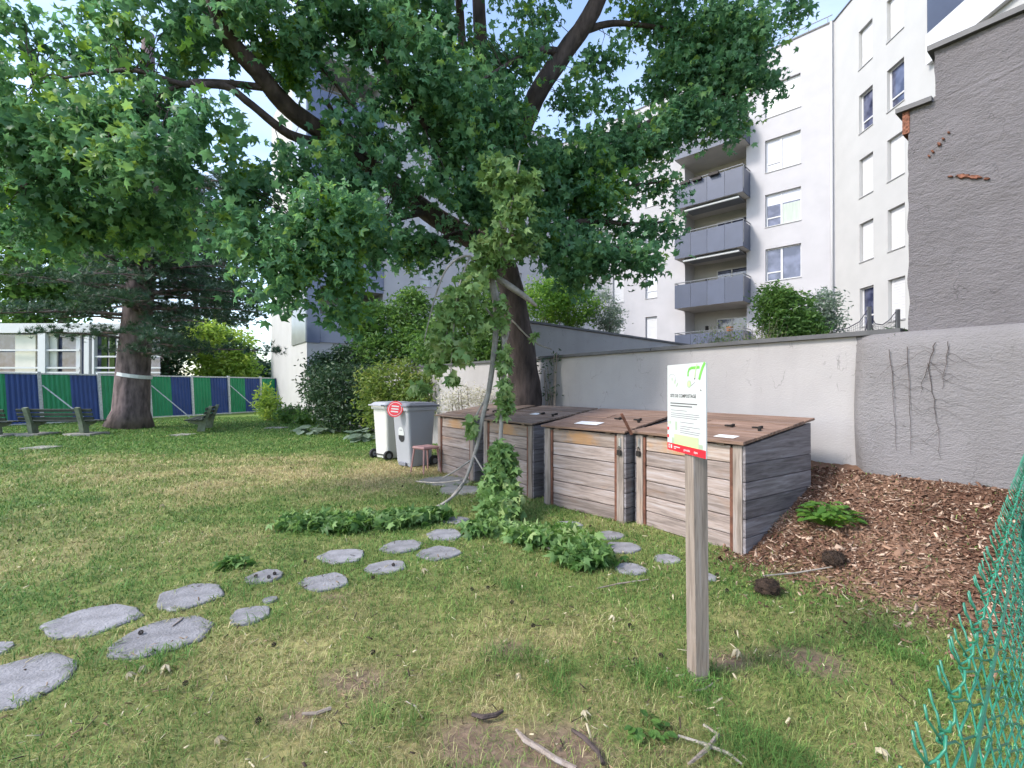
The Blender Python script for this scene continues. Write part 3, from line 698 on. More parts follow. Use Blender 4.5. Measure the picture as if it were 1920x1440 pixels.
shrub('terrace_shrub', 'bright green shrub on the terrace directly left of the big trunk', 'shrub', [(860, 620, 13.8, 60, 55), (905, 570, 13.5, 45, 55), (820, 650, 13.5, 50, 40), (880, 660, 13.2, 70, 30), (930, 630, 13.4, 40, 50)], M['leafmid'], .075, 10000, OVAL_V, OVAL_F, ground=1.72, stems=5)
shrub('terrace_hedge', 'bright green hedge growing above the upper wall right of the trunk', 'hedge', [(1020, 560, 12.6, 50, 42), (1075, 575, 13, 50, 40), (1050, 545, 13, 45, 30)], M['leafbright'], .055, 7500, ground=2.2, stems=5, spray=(.13, 10))
shrub('feathery_shrub', 'pale grey green feathery shrub at the right end of the terrace hedge', 'shrub', [(1130, 580, 13.4, 28, 45), (1150, 600, 13.2, 22, 30)], M['leafgrey'], .035, 4200, ground=2.2, spray=(.09, 12))
shrub('wall_bush', 'full green bush above the wall right of the balconies', 'bush', [(1470, 590, 8.0, 44, 50), (1500, 615, 7.8, 48, 30), (1450, 560, 8, 28, 28)], M['leafmid'], .038, 8000, OVAL_V, OVAL_F, ground=1.72, spray=(.08, 10))
shrub('wall_bush', 'pale loose bush above the wall beside the downpipe', 'bush', [(1540, 575, 8.3, 24, 34), (1552, 610, 8.2, 20, 24)], M['leafgrey'], .035, 2200, OVAL_V, OVAL_F, ground=1.72, spray=(.09, 8))
shrub('corner_plant', 'tall pale weed at the foot of the white corner of the block', 'plant', [(497, 748, 21, 16, 30), (510, 765, 20.5, 22, 22)], M['leafyel'], .09, 1300, OVAL_V, OVAL_F, spray=(.12, 8))
shrub('corner_plant', 'low spreading green plant at the foot of the white block wall', 'plant', [(550, 775, 19.5, 32, 16), (572, 783, 18.5, 18, 12)], M['leafmid'], .09, 1300, OVAL_V, OVAL_F, spray=(.14, 8))
shrub('pale_weeds', 'pale dry flowering weeds against the wall behind the farthest compost box', 'weeds', [(870, 740, 10.2, 30, 26), (845, 755, 10.3, 22, 22), (905, 745, 10.0, 20, 24)], M['leafstraw'], .03, 1500, stems=10, spray=(.10, 8))
shrub('vine_shoots', 'thin leafy shoots climbing the wall right of the big trunk', 'vine', [(1025, 690, 8.55, 14, 26), (1035, 735, 8.5, 16, 22), (1045, 665, 8.5, 18, 10)], M['leafdark'], .04, 130, OVAL_V, OVAL_F, stems=7, spray=(.05, 4))
# weeds along the wall top
def weeds(name, label, cat, u0, u1, vb, Y, hmin, hmax, n, mat, group=None):
    t = thing(name, label, cat, (P((u0 + u1) / 2, vb, Y).x, Y, 1.72), 0, group); c = t.location; mb = MB(); L = []
    for k in range(n):
        u = random.uniform(u0, u1); p = Vector((P(u, vb, Y).x, Y + random.uniform(-.3, .3), 1.72)) - c
        h = random.uniform(hmin, hmax); lean = Vector((random.uniform(-.25, .25), random.uniform(-.2, .2), 0)) * h
        pts = [p, p + Vector((0, 0, h * .5)) + lean * .3, p + Vector((0, 0, h)) + lean]; mb.tube(pts, [.004, .003, .0015], 3)
        for q in range(7): L.append(pts[1].lerp(pts[2], random.random()) + Vector((random.gauss(0, .03), random.gauss(0, .03), random.gauss(0, .02))))
    mb.build('stalk', M['twig'], t); leaf_obj('foliage', np.array(L), .022, mat, t, DIAM_V, DIAM_F, up=.3)
    return t
weeds('dry_weeds', 'dry grassy weeds along the wall top below the lowest balcony', 'weeds', 1320, 1450, 640, 7.6, .5, .85, 150, M['leafgold'])
weeds('green_weeds', 'low green weeds along the wall top left of the full bush', 'weeds', 1340, 1430, 640, 7.2, .38, .55, 150, M['leafmid'])
# low rosette on the old wall top
p = P(1672, 638, 4.75); t = thing('wall_fern', 'small dark green fern growing out of the old wall top', 'fern', (p.x, p.y, 2.02))
for k in range(16):
    th = random.uniform(0, 6.28); r = random.uniform(.06, .13); e = Vector((math.cos(th) * r, math.sin(th) * r, random.uniform(-.03, .06)))
    MB().tube([(0, 0, -.02), e * .5 + Vector((0, 0, .03)), e], [.003, .002, .001], 3).build('frond_stem', M['leafdark'], t)
leaf_obj('foliage', rng.normal(size=(260, 3)) * np.array([.055, .055, .03]) + np.array([0, 0, .02]), .016, M['leafdark'], t, OVAL_V, OVAL_F)

def bigleaf(name, label, u, v, Y, n, size, mat, spread, hgt, group=None):
    g = P(u, v, Y); z0 = gz(g.x, g.y); t = thing(name, label, 'plant', (g.x, g.y, z0), 0, group)
    V = np.array([(0, -.1, 0), (.35, .15, .05), (.48, .5, .04), (.3, .9, -.02), (0, 1.15, -.12), (-.3, .9, -.02), (-.48, .5, .04), (-.35, .15, .05), (0, .5, -.05)])
    Fc = [(8, i, (i + 1) % 8) for i in range(8)]
    me = bpy.data.meshes.new('leaf'); me.from_pydata([tuple(q * size) for q in V], [], Fc); me.materials.append(mat)
    st = MB()
    for k in range(n):
        th = random.uniform(0, 6.28); r = spread * math.sqrt(random.random()); z = hgt * random.uniform(.4, 1) * (1 - .5 * r / spread)
        o = bpy.data.objects.new('leaf', me); COL.objects.link(o); o.parent = t; s = random.uniform(.6, 1.15); o.scale = (s, s, s)
        o.location = (math.cos(th) * r, math.sin(th) * r, z); o.rotation_euler = (random.uniform(-.35, .25), random.uniform(-.3, .3), th - math.pi / 2 + random.uniform(-.5, .5))
        st.tube([(math.cos(th) * r * .3, math.sin(th) * r * .3, 0), o.location], [.006 * size * 8, .004 * size * 8], 4)
    st.build('stalk', mat, t); return t
bigleaf('broadleaf_plant', 'broad blue green leaves spreading on the lawn below the dark shrub', 590, 812, 15.2, 34, .30, M['leafgrey'], .62, .30)
bigleaf('broadleaf_plant', 'broad blue green leaves beside the pale wheelie bin', 690, 815, 13.2, 24, .30, M['leafgrey'], .42, .36)
bigleaf('leafy_weed', 'bright green leafy weed growing on the wood chip heap', 1552, 958, 4.2, 130, .07, M['leafbright'], .22, .24)
bigleaf('leafy_weed', 'small round leaved weed in the grass in front of the sign post', 1215, 1372, 2.06, 26, .035, M['leafmid'], .085, .075)

# ------------------------------------------------------------------ the big tree
tree = thing('sweetgum_tree', 'big leafy tree with a dark leaning trunk behind the compost boxes', 'tree', (.25, 8.6, 0))
TO = Vector((.25, 8.6, 0))
def limb(spec, name='limb', sides=10, mat='bark', wob=.05):       # spec: (u, v, Y, width px)
    pts = [P(u, v, Y) - TO for u, v, Y, w in spec]; rad = [w / 2 * Y / FPX for u, v, Y, w in spec]
    # smooth it
    fine, fr_ = [], []
    for i in range(len(pts) - 1):
        p0 = pts[max(i - 1, 0)]; p1 = pts[i]; p2 = pts[i + 1]; p3 = pts[min(i + 2, len(pts) - 1)]
        for k in range(5):
            t = k / 5; fine.append(.5 * ((2 * p1) + (p2 - p0) * t + (2 * p0 - 5 * p1 + 4 * p2 - p3) * t * t + (3 * p1 - p0 - 3 * p2 + p3) * t ** 3)); fr_.append(rad[i] * (1 - t) + rad[i + 1] * t)
    fine.append(pts[-1]); fr_.append(rad[-1])
    MB().tube(fine, fr_, sides, wob=wob).build(name, M[mat], tree, smooth=True)
    return fine
limbs = []
limb([(986, 905, 8.6, 84), (985, 800, 8.6, 68), (984, 735, 8.6, 62), (975, 650, 8.55, 54), (962, 560, 8.5, 47), (945, 500, 8.45, 46), (915, 450, 8.4, 48)], 'trunk', 14)
limbs.append(limb([(930, 475, 8.4, 40), (880, 445, 8.2, 40), (800, 395, 7.8, 36), (712, 325, 7.2, 34), (640, 270, 6.7, 34), (545, 205, 6.1, 34), (480, 130, 5.7, 33), (425, 65, 5.4, 30), (385, -40, 5.0, 26)], wob=.04))
limbs.append(limb([(600, 268, 6.5, 20), (540, 250, 6.1, 17), (470, 195, 5.7, 15), (420, 160, 5.5, 13), (340, 156, 5.3, 11), (250, 130, 5.2, 8), (140, 140, 5.3, 5), (60, 160, 5.4, 3)]))
limbs.append(limb([(515, 165, 5.9, 14), (400, 152, 5.5, 11), (330, 160, 5.3, 8), (200, 230, 5.3, 6), (110, 300, 5.4, 4), (40, 350, 5.6, 3)]))
limbs.append(limb([(712, 325, 7.2, 16), (660, 340, 6.6, 14), (600, 380, 5.9, 11), (540, 420, 5.4, 8), (500, 480, 5.1, 5)]))
limbs.append(limb([(800, 395, 7.8, 15), (740, 410, 7.0, 12), (690, 430, 6.2, 9), (640, 480, 5.5, 5)]))
limbs.append(limb([(915, 455, 8.4, 36), (905, 330, 8.3, 32), (908, 200, 8.2, 30), (900, 60, 8.1, 26), (893, -80, 8, 22), (880, -300, 8, 14)]))
limbs.append(limb([(905, 250, 8.2, 20), (872, 120, 8.0, 17), (862, 20, 7.9, 15), (850, -120, 7.8, 10)]))
limbs.append(limb([(925, 420, 8.4, 30), (960, 300, 8.3, 34), (1005, 180, 8.2, 36), (1060, 95, 8.2, 34), (1105, 30, 8.1, 32), (1150, -60, 8.0, 26), (1230, -200, 8, 16)]))
limbs.append(limb([(1085, 60, 8.15, 14), (1140, 42, 8.3, 12), (1200, 44, 8.4, 9), (1290, 60, 8.5, 6), (1390, 100, 8.5, 4)]))
limbs.append(limb([(1040, 92, 8.2, 14), (1090, 96, 8.2, 10), (985, 105, 7.8, 6)]) if False else limb([(1050, 95, 8.2, 16), (1010, 92, 7.8, 12), (970, 108, 7.3, 9), (900, 150, 6.8, 5)]))
limbs.append(limb([(930, 430, 8.4, 22), (1000, 380, 8.2, 17), (1080, 330, 8.1, 13), (1180, 250, 8.2, 9), (1290, 190, 8.4, 6), (1380, 170, 8.5, 4)]))
limbs.append(limb([(935, 455, 8.4, 20), (1010, 430, 8.1, 15), (1100, 415, 7.8, 11), (1200, 420, 7.8, 7), (1265, 412, 7.8, 3)]))
limbs.append(limb([(940, 480, 8.4, 16), (1030, 465, 7.7, 12), (1130, 462, 7.2, 8), (1215, 475, 7.0, 4)]))
limbs.append(limb([(1000, 380, 8.2, 12), (1100, 365, 8.0, 9), (1200, 345, 8.0, 6), (1265, 338, 8.0, 3)]))
limbs.append(limb([(900, 400, 8.3, 20), (860, 330, 7.4, 15), (800, 240, 6.6, 11), (740, 140, 6.3, 8), (700, 60, 6.2, 5)]))
limbs.append(limb([(890, 430, 8.2, 16), (850, 440, 7.4, 12), (800, 460, 7.2, 8), (750, 470, 7.2, 4)]))
limbs.append(limb([(700, 320, 7.1, 12), (690, 250, 6.4, 9), (640, 170, 6.0, 7), (560, 80, 5.6, 4)]))
limbs.append(limb([(612, 190, 6.3, 9), (650, 250, 6.6, 8), (700, 300, 6.9, 6)]))
limbs.append(limb([(893, -80, 8, 18), (780, -260, 7.6, 12), (620, -420, 7.4, 7)])); limbs.append(limb([(1150, -60, 8, 16), (1350, -200, 8.4, 10), (1500, -260, 8.6, 6)]))
allp = np.array([tuple(p) for l in limbs for p in l])
CL_ = [  # u, v, Y, ru, rv, weight
 (470, 430, 5.1, 48, 62, 1), (560, 455, 5.2, 55, 62, 1), (630, 400, 5.2, 70, 75, 1), (528, 520, 5.1, 26, 36, .8), (640, 495, 5.3, 38, 48, 1), (648, 572, 5.6, 12, 14, .7),
 (385, 230, 4.9, 52, 58, 1), (300, 300, 5.1, 80, 60, 1), (190, 270, 5.3, 90, 80, 1), (80, 210, 5.4, 90, 100, 1), (50, 400, 5.8, 80, 60, .9), (200, 400, 6.2, 90, 62, 1), (330, 410, 6.2, 60, 50, 1),(20,300,5.4,60,90,1), (440, 440, 5.5, 40, 50, .7), (470, 340, 5.7, 36, 44, .45), (420, 360, 5.4, 36, 40, .6),
 (60, 60, 5.8, 100, 60, .7), (250, 90, 5.4, 100, 55, .7), (330, 30, 5.4, 80, 50, .9), (470, 50, 5.5, 90, 50, .9), (560, 110, 5.9, 80, 70, 1), (440, 330, 5.4, 50, 50, .6), (260,190,5.3,80,50,1),
 (650, 40, 6.0, 90, 60, 1), (740, 120, 6.3, 100, 85, 1), (690, 240, 6.4, 80, 75, 1), (590, 300, 5.9, 70, 50, 1), (820, 200, 6.6, 95, 85, 1), (800, 330, 6.6, 80, 70, 1), (720, 350, 6.3, 60, 60, 1), (880, 320, 7.0, 70, 80, 1), (930, 220, 7.2, 60, 70, 1), (870, 90, 7.4, 80, 50, .6), (780, 30, 7.0, 100, 45, 1),
 (800, 455, 7.3, 55, 34, .9), (745, 470, 7.3, 25, 22, .9), (690, 420, 6.0, 50, 55, 1), (860, 410, 7.2, 55, 50, 1),
 (1010, 330, 7.8, 60, 70, 1), (1080, 300, 8.0, 85, 55, 1), (1110, 380, 7.9, 90, 40, 1), (1040, 430, 7.6, 80, 45, 1), (1080, 490, 7.3, 60, 38, 1), (1155, 468, 7.1, 62, 22, 1), (1215, 480, 7.0, 18, 14, 1), (1190, 425, 7.9, 62, 20, 1), (1250, 412, 7.9, 22, 9, 1), (1190, 350, 8.0, 55, 24, 1), (1245, 342, 8.0, 28, 14, 1),
 (1170, 265, 8.2, 80, 40, 1), (1290, 215, 8.4, 60, 40, 1), (1360, 150, 8.5, 60, 62, 1), (1390, 60, 8.5, 70, 60, 1), (1310, 60, 8.5, 80, 55, .9), (1435, 150, 8.5, 34, 14, .8), (1372, 225, 8.5, 34, 26, .9), (1265, 130, 8.5, 55, 40, .9), (1490, 5, 8.6, 34, 16, .8), (1230, 20, 8.5, 70, 30, .7), (1140, 170, 8.3, 40, 25, .5), (1000, 40, 8.0, 50, 40, .5), (1060, 170, 8.0, 50, 40, .7), (1120, 110, 8.3, 60, 26, .5), (1230, 250, 8.3, 60, 40, 1),
 (980, 110, 7.4, 50, 40, .8), (960, 400, 7.2, 40, 50, .8),
 # above the frame
 (200, -120, 5.6, 160, 90, .6), (450, -130, 5.5, 160, 90, .6), (750, -120, 6.8, 180, 90, .6), (1000, -140, 7.8, 160, 90, .5), (1300, -130, 8.4, 180, 80, .6), (600, -360, 7.4, 200, 120, .4), (900, -380, 8, 250, 130, .4), (1300, -330, 8.5, 250, 110, .4)]
Cs, tw = [], MB(); sprayc = []
for (u, v, Y, ru, rv, w) in CL_:
    c, r = px_ellip(u, v, Y, ru, rv); c = np.array(c) - np.array(TO); r = np.array(r); r[1] = max(r[1] * 1.15, .3)
    k = int(max(8, 76 * w * (r[0] * r[2] * r[1] ** .5) ** .8 / .35 ** .8))
    pc = ellip(c, r, k, .45); sprayc.append(pc)
    for q in pc[::4]:                             # a twig from the nearest limb to the spray
        d = np.linalg.norm(allp - q, axis=1); a = Vector(allp[np.argmin(d)]); e = Vector(q); L_ = (e - a).length
        if L_ < 1.3: tw.tube([a, a.lerp(e, .33) + Vector((random.gauss(0, .05), random.gauss(0, .05), .12 * L_)), a.lerp(e, .7) + Vector((random.gauss(0, .05), random.gauss(0, .05), .10 * L_)), e], [.003 + .005 * L_, .006, .004, .002], 4, cap=False)
tw.build('twig', M['bark'], tree)['kind'] = 'stuff'
sprayc = np.concatenate(sprayc)
LC = sprays(sprayc, 22, .145, .75, .7)
# drop some spots so the crown keeps gaps
keep = fbm(LC[:, 0] * 1.0 + LC[:, 1] * .7, LC[:, 2] + LC[:, 1] * .4, .6, 61) > np.where(LC[:, 0] < -1.3, .40, .34)
LC = LC[keep]
# the leaves thin out in front of the bare stretches of the big limb
_w = LC + np.array(TO); _u = 960 + FPX * _w[:, 0] / _w[:, 1]; _v = HORIZON - FPX * (_w[:, 2] - EYE) / _w[:, 1]
thin = np.zeros(len(LC), bool)
for (ua, va, ub, vb, hw) in ((905, 465, 790, 388, 30), (575, 232, 490, 140, 26), (480, 135, 425, 65, 16), (700, 315, 672, 290, 18), (1010, 170, 1110, 20, 26), (545, 255, 440, 180, 15), (900, 60, 893, 0, 18), (868, 70, 862, 0, 12)):
    ab = np.array((ub - ua, vb - va)); t_ = np.clip(((_u - ua) * ab[0] + (_v - va) * ab[1]) / (ab @ ab), 0, 1); dd = np.hypot(_u - ua - ab[0] * t_, _v - va - ab[1] * t_)
    thin |= (dd < hw) & (rng.random(len(LC)) < .88)
LC = LC[~thin]
dcam = np.linalg.norm(LC + np.array(TO) - np.array([0, 0, 1.5]), axis=1)
LW = LC + np.array(TO); uu = 960 + FPX * LW[:, 0] / LW[:, 1]; vv = HORIZON - FPX * (LW[:, 2] - EYE) / LW[:, 1]
inview = (uu > 20) & (uu < 1900) & (vv > 10)
order = np.argsort(np.where(inview, dcam, 1e9)); big = order[:300]; rest = np.setdiff1d(np.arange(len(LC)), big)
col_is_bright = fbm(LC[:, 0], LC[:, 2] + LC[:, 1], .9, 88) > .67
leaf_obj('foliage', LC[rest][~col_is_bright[rest]], .076, M['leaf'], tree, up=.45, rnd=.95, droop=.8)
leaf_obj('young_foliage', LC[rest][col_is_bright[rest]], .074, M['leafbright'], tree, up=.45, rnd=.95, droop=.8)
def leaf_mesh(mat, name='leaf', V=LEAF_V, Fc=LEAF_F):
    me = bpy.data.meshes.new(name); me.from_pydata([tuple(q) for q in V], [], [tuple(int(i) for i in f) for f in Fc]); me.materials.append(mat); return me
LM = leaf_mesh(M['leaf']); LMP = leaf_mesh(M['leafpale']); LMD = leaf_mesh(M['deadleaf'])
def leaf_parts(C, me, size, parent, **kw):
    Rm = orient(len(C), **kw)
    for i, c in enumerate(C):
        o = bpy.data.objects.new('leaf', me); COL.objects.link(o); o.parent = parent
        s = size * random.uniform(.75, 1.25)
        o.matrix_local = Matrix.Translation(Vector(c)) @ Matrix(Rm[i].tolist()).to_4x4() @ Matrix.Scale(s, 4)
leaf_parts(LC[big], LM, .076, tree, up=.45, rnd=.95, droop=.8)
print('crown leaves', len(LC))

# broken limb hanging from the crown down to the lawn
bl = thing('broken_branch', 'broken pale leaved branch hanging from the crown down to the lawn', 'branch', (-.1, 6.0, 0)); BO = Vector((-.1, 6.0, 0))
def stick(parent, org, spec, mat, name='stem', sides=7):
    pts = [P(u, v, Y) - org for u, v, Y, w in spec]; rad = [max(.0025, w / 2 * Y / FPX) for u, v, Y, w in spec]
    fine, fr_ = [], []
    for i in range(len(pts) - 1):
        p0 = pts[max(i - 1, 0)]; p1 = pts[i]; p2 = pts[i + 1]; p3 = pts[min(i + 2, len(pts) - 1)]
        for k in range(4):
            t = k / 4; fine.append(.5 * ((2 * p1) + (p2 - p0) * t + (2 * p0 - 5 * p1 + 4 * p2 - p3) * t * t + (3 * p1 - p0 - 3 * p2 + p3) * t ** 3)); fr_.append(rad[i] * (1 - t) + rad[i + 1] * t)
    fine.append(pts[-1]); fr_.append(rad[-1])
    MB().tube(fine, fr_, sides, wob=.05).build(name, M[mat], parent, smooth=True); return fine
bs = []
bs.append(stick(bl, BO, [(1006, 574, 6.5, 5), (990, 560, 6.45, 10), (955, 536, 6.4, 13), (922, 516, 6.4, 12), (905, 520, 6.3, 7)], 'greytwig', 'broken_stub'))
bs.append(stick(bl, BO, [(918, 515, 6.4, 11), (928, 560, 6.35, 12), (930, 610, 6.3, 11), (924, 680, 6.2, 11), (915, 740, 6.1, 10), (904, 785, 6.0, 8.5), (896, 830, 5.95, 7.5), (886, 862, 5.9, 7), (872, 900, 5.75, 6), (855, 925, 5.6, 5.5), (830, 945, 5.45, 5), (795, 966, 5.3, 4), (740, 978, 5.1, 4), (640, 985, 4.95, 3)], 'greytwig'))
bs.append(stick(bl, BO, [(922, 520, 6.4, 10), (938, 580, 6.3, 9), (945, 650, 6.2, 9), (942, 740, 6.0, 9), (938, 830, 5.8, 8), (934, 920, 5.5, 7), (938, 970, 5.2, 6), (935, 1005, 4.85, 5)], 'greytwig'))
bs.append(stick(bl, BO, [(935, 600, 6.3, 5), (952, 620, 6.2, 6), (946, 645, 6.2, 5)], 'greytwig'))
bs.append(stick(bl, BO, [(918, 520, 6.4, 5), (880, 480, 6.1, 5), (840, 500, 5.9, 4), (815, 560, 5.8, 3), (795, 640, 5.8, 2)], 'greytwig'))
bs.append(stick(bl, BO, [(880, 482, 6.1, 4), (860, 540, 5.9, 3), (850, 620, 5.8, 2.4), (845, 700, 5.8, 2)], 'greytwig'))
bs.append(stick(bl, BO, [(930, 600, 6.3, 4), (880, 550, 6.0, 4), (850, 580, 5.9, 3), (830, 660, 5.85, 2)], 'greytwig'))
bs.append(stick(bl, BO, [(925, 505, 6.4, 6), (945, 440, 6.1, 5), (960, 380, 6.0, 4), (975, 300, 6.0, 3)], 'greytwig'))
bs.append(stick(bl, BO, [(945, 440, 6.1, 4), (925, 360, 6.0, 3), (935, 290, 6.0, 2)], 'greytwig'))
bs.append(stick(bl, BO, [(884, 862, 5.9, 4), (850, 885, 5.8, 3), (830, 895, 5.75, 2)], 'greytwig')); bs.append(stick(bl, BO, [(890, 855, 5.9, 4), (905, 880, 5.7, 3), (912, 893, 5.6, 2)], 'greytwig'))
bs.append(stick(bl, BO, [(866, 900, 5.75, 3), (820, 905, 5.9, 2.5), (780, 902, 6.3, 2)], 'greytwig'))
bs.append(stick(bl, BO, [(960, 600, 8.2, 3), (1000, 640, 8.3, 3), (1035, 655, 8.4, 2)], 'greytwig'))
bs.append(stick(bl, BO, [(868, 905, 5.7, 4), (836, 945, 5.5, 3.5), (815, 975, 5.25, 3), (790, 985, 5.1, 2)], 'greytwig'))
bs.append(stick(bl, BO, [(846, 934, 5.55, 4), (800, 958, 5.4, 3), (750, 968, 5.3, 2)], 'greytwig'))
bs.append(stick(bl, BO, [(912, 745, 6.1, 4), (895, 775, 6.05, 3), (884, 800, 6.0, 2)], 'greytwig'))
bs.append(stick(bl, BO, [(938, 870, 5.7, 4), (950, 920, 5.4, 4), (952, 960, 5.15, 4), (955, 985, 4.95, 3)], 'greytwig'))
# ground stems
bs.append(stick(bl, BO, [(935, 985, 4.9, 5), (1000, 1015, 4.5, 5), (1070, 1045, 4.1, 4), (1130, 1065, 3.95, 3)], 'greytwig'))
bs.append(stick(bl, BO, [(934, 960, 5.1, 5), (905, 990, 4.9, 4), (885, 1005, 4.75, 2)], 'greytwig'))
BCL = [(850, 580, 5.9, 36, 40, 50), (830, 640, 5.85, 32, 46, 55), (880, 550, 6.0, 40, 40, 45), (870, 660, 5.8, 30, 30, 30), (815, 690, 5.85, 22, 14, 22), (848, 712, 5.85, 14, 14, 16), (790, 728, 5.9, 24, 16, 20), (895, 610, 6, 30, 30, 24),
 (935, 330, 6.0, 46, 44, 75), (965, 400, 6.0, 46, 46, 75), (930, 470, 6.2, 50, 42, 75), (985, 340, 6.0, 36, 26, 40), (910, 500, 6.2, 34, 30, 44), (985, 460, 6.3, 34, 30, 36),
 (940, 590, 6.2, 18, 40, 26), (945, 680, 6.1, 14, 40, 30), (945, 760, 5.95, 18, 34, 40), (948, 735, 5.95, 16, 26, 26), (885, 800, 5.95, 12, 24, 14), (1000, 632, 7.2, 10, 10, 6),
 (940, 850, 5.7, 26, 24, 60), (942, 880, 5.7, 34, 30, 90), (932, 915, 5.5, 42, 32, 110), (940, 950, 5.2, 48, 28, 110), (925, 985, 4.95, 48, 26, 95), (965, 1005, 4.75, 46, 24, 85)]
GCL = [(560, 988, 5.0, 30, 13, 42), (610, 985, 5.0, 36, 17, 65), (660, 980, 5.0, 38, 18, 75), (715, 975, 5.05, 40, 18, 80), (765, 968, 5.15, 36, 18, 65), (815, 962, 5.3, 24, 12, 24), (640, 1000, 4.85, 30, 8, 26),
 (990, 1010, 4.6, 36, 22, 80), (1030, 1018, 4.45, 36, 22, 85), (1070, 1020, 4.4, 34, 20, 70), (1085, 1045, 4.15, 36, 20, 85), (1115, 1062, 4.0, 28, 18, 70), (1075, 1072, 3.95, 26, 13, 50), (1050, 1000, 4.6, 40, 14, 50), (900, 1015, 4.75, 22, 12, 26),
 (440, 1072, 3.92, 26, 4, 9)]
bright_n = []; C1 = []; C2 = []
for i, (u, v, Y, ru, rv, n) in enumerate(BCL + GCL):
    c, r = px_ellip(u, v, Y, ru, rv); q = ellip(c, r, int(n * (2.0 if i < len(BCL) else 3.0)), .3)
    if i >= len(BCL): q[:, :2] += rng.normal(size=(len(q), 2)) * .05; q[:, 2] = np.maximum(q[:, 2] * .8, .03 + rng.random(len(q)) * (.10 if n > 20 else .02))
    q[:, 2] = np.maximum(q[:, 2], .02)
    (C1 if i < len(BCL) else C2).append(q - np.array(BO))
C1 = np.concatenate(C1); C2 = np.concatenate(C2)
o = leaf_obj('foliage', C1[90:], .082, M['leafpale'], bl, up=.35, rnd=.8, droop=.9)
pm = rng.random(len(C2) - 60) < .6
leaf_obj('wilted_foliage', C2[60:][pm], .078, M['leafpale'], bl, up=.6, rnd=.9, droop=.2)
leaf_obj('fallen_foliage', C2[60:][~pm], .078, M['leafmid'], bl, up=.6, rnd=.9, droop=.2)
leaf_parts(C1[:90], LMP, .082, bl, up=.35, rnd=.8, droop=.9); leaf_parts(C2[:60], LMP, .078, bl, up=.6, rnd=.9, droop=.2)

# ------------------------------------------------------------------ pine on the left and trees beyond the hoarding
pine = thing('pine_tree', 'tall pine with a thick reddish brown trunk in front of the blue and green hoarding', 'tree', (-13.6, 16.9, 0)); PO = Vector((-13.6, 16.9, 0))
pts = [P(243, 800, 16.9), P(246, 770, 16.9), P(250, 700, 16.9), P(257, 600, 16.9), P(266, 500, 16.9), P(270, 420, 16.9), P(272, 250, 16.9), P(275, 60, 16.9)]
MB().tube([p_ - PO for p_ in pts], [.72, .56, .50, .46, .40, .36, .30, .18], 14, wob=.05).build('trunk', M['pinebark'], pine, smooth=True)
MB().tube([PO * 0 + Vector((-.02, 0, .0)) + P(252, 705, 16.9) - PO - Vector((0, 0, .03)), P(252, 705, 16.9) - PO + Vector((0, 0, .09))], [.535, .53], 14).build('tape_band', M['cloth'], pine)
nd, brm = [], MB()
for k in range(92):
    zb = random.uniform(2.6, 6.8) if k < 60 else random.uniform(6.8, 10); base = Vector((.1 + zb * .06, 0, zb)); th = random.uniform(0, 6.28); L_ = random.uniform(2.2, 5.6) * (1 - .04 * zb)
    d = Vector((math.cos(th), math.sin(th), 0)); dz = random.uniform(-.12, .05)
    pp = [base + d * (L_ * f) + Vector((random.gauss(0, .06), random.gauss(0, .06), dz * L_ * f + .25 * math.sin(f * 3) * .6)) for f in (0, .25, .5, .75, 1)]
    brm.tube(pp, [.07, .05, .035, .022, .01], 5)
    for q in range(int(26 * L_ / 4)):
        f = random.uniform(.25, 1.0); i = min(3, int(f * 4)); a = pp[i].lerp(pp[i + 1], f * 4 - i)
        side = Vector((-d.y, d.x, 0)) * random.gauss(0, .42) * (1.25 - f * .5)
        e = a + side + Vector((random.gauss(0, .12), random.gauss(0, .12), random.gauss(.06, .09)))
        if side.length > .25: brm.tube([a, e], [.012, .006], 3, cap=False)
        for w_ in range(5): nd.append(e + Vector((random.gauss(0, .13), random.gauss(0, .13), random.gauss(0, .05))))
brm.build('branch', M['pinebark'], pine)
nv, nf = [], []
NEED = []
for k in range(12):
    th = 2 * math.pi * k / 12; e = random.uniform(.2, 1.0); d = np.array((math.cos(th), math.sin(th), e)); d /= np.linalg.norm(d); s = np.cross(d, (0, 0, 1)); s /= np.linalg.norm(s)
    NEED.append((s * -.07, s * .07, d))
NV = np.array([q for t3 in NEED for q in t3]); NF = np.arange(36).reshape(12, 3)
o = leaf_obj('needles', np.array([tuple(q) for q in nd]), .17, M['needle'], pine, NV, NF, up=.8, rnd=.5)
print('pine tufts', len(nd))
def far_tree(name, label, lumps, mat, n, size, trunk_px, V=DIAM_V, Fc=DIAM_F, spray=(.35, 12)):
    u, v, Y, w = trunk_px; b_ = P(u, v, Y); b_.z = 0; t = thing(name, label, 'tree', b_, 0, 'trees beyond the hoarding')
    ctr = [px_ellip(*l) for l in lumps]; tot = sum(r[0] * r[2] for _, r in ctr); C = []; mb = MB()
    for c, r in ctr:
        C.append(sprays(ellip(c, r, max(4, int(n * r[0] * r[2] / tot / spray[1]))), spray[1], spray[0]))
        e = Vector(c) - b_; mb.tube([Vector((0, 0, .5)), Vector((e.x * .4, e.y * .4, e.z * .6)), e], [w * Y / FPX * .5, w * Y / FPX * .3, .03], 6)
    C = np.concatenate(C) - np.array(b_); C = C[C[:, 2] > .3]
    mb.tube([(0, 0, -.1), (0, 0, 1.2)], [w * Y / FPX * .6, w * Y / FPX * .5], 8).build('trunk', M['pinebark'], t)
    leaf_obj('crown', C, size, mat, t, V, Fc); return t
far_tree('yellow_tree', 'round yellow green tree beyond the hoarding left of the white block', [(410, 650, 30, 62, 48), (380, 625, 30, 40, 30), (445, 690, 30, 40, 35), (415, 705, 30, 60, 25)], M['leafyel'], 9000, .16, (410, 760, 30, 10))
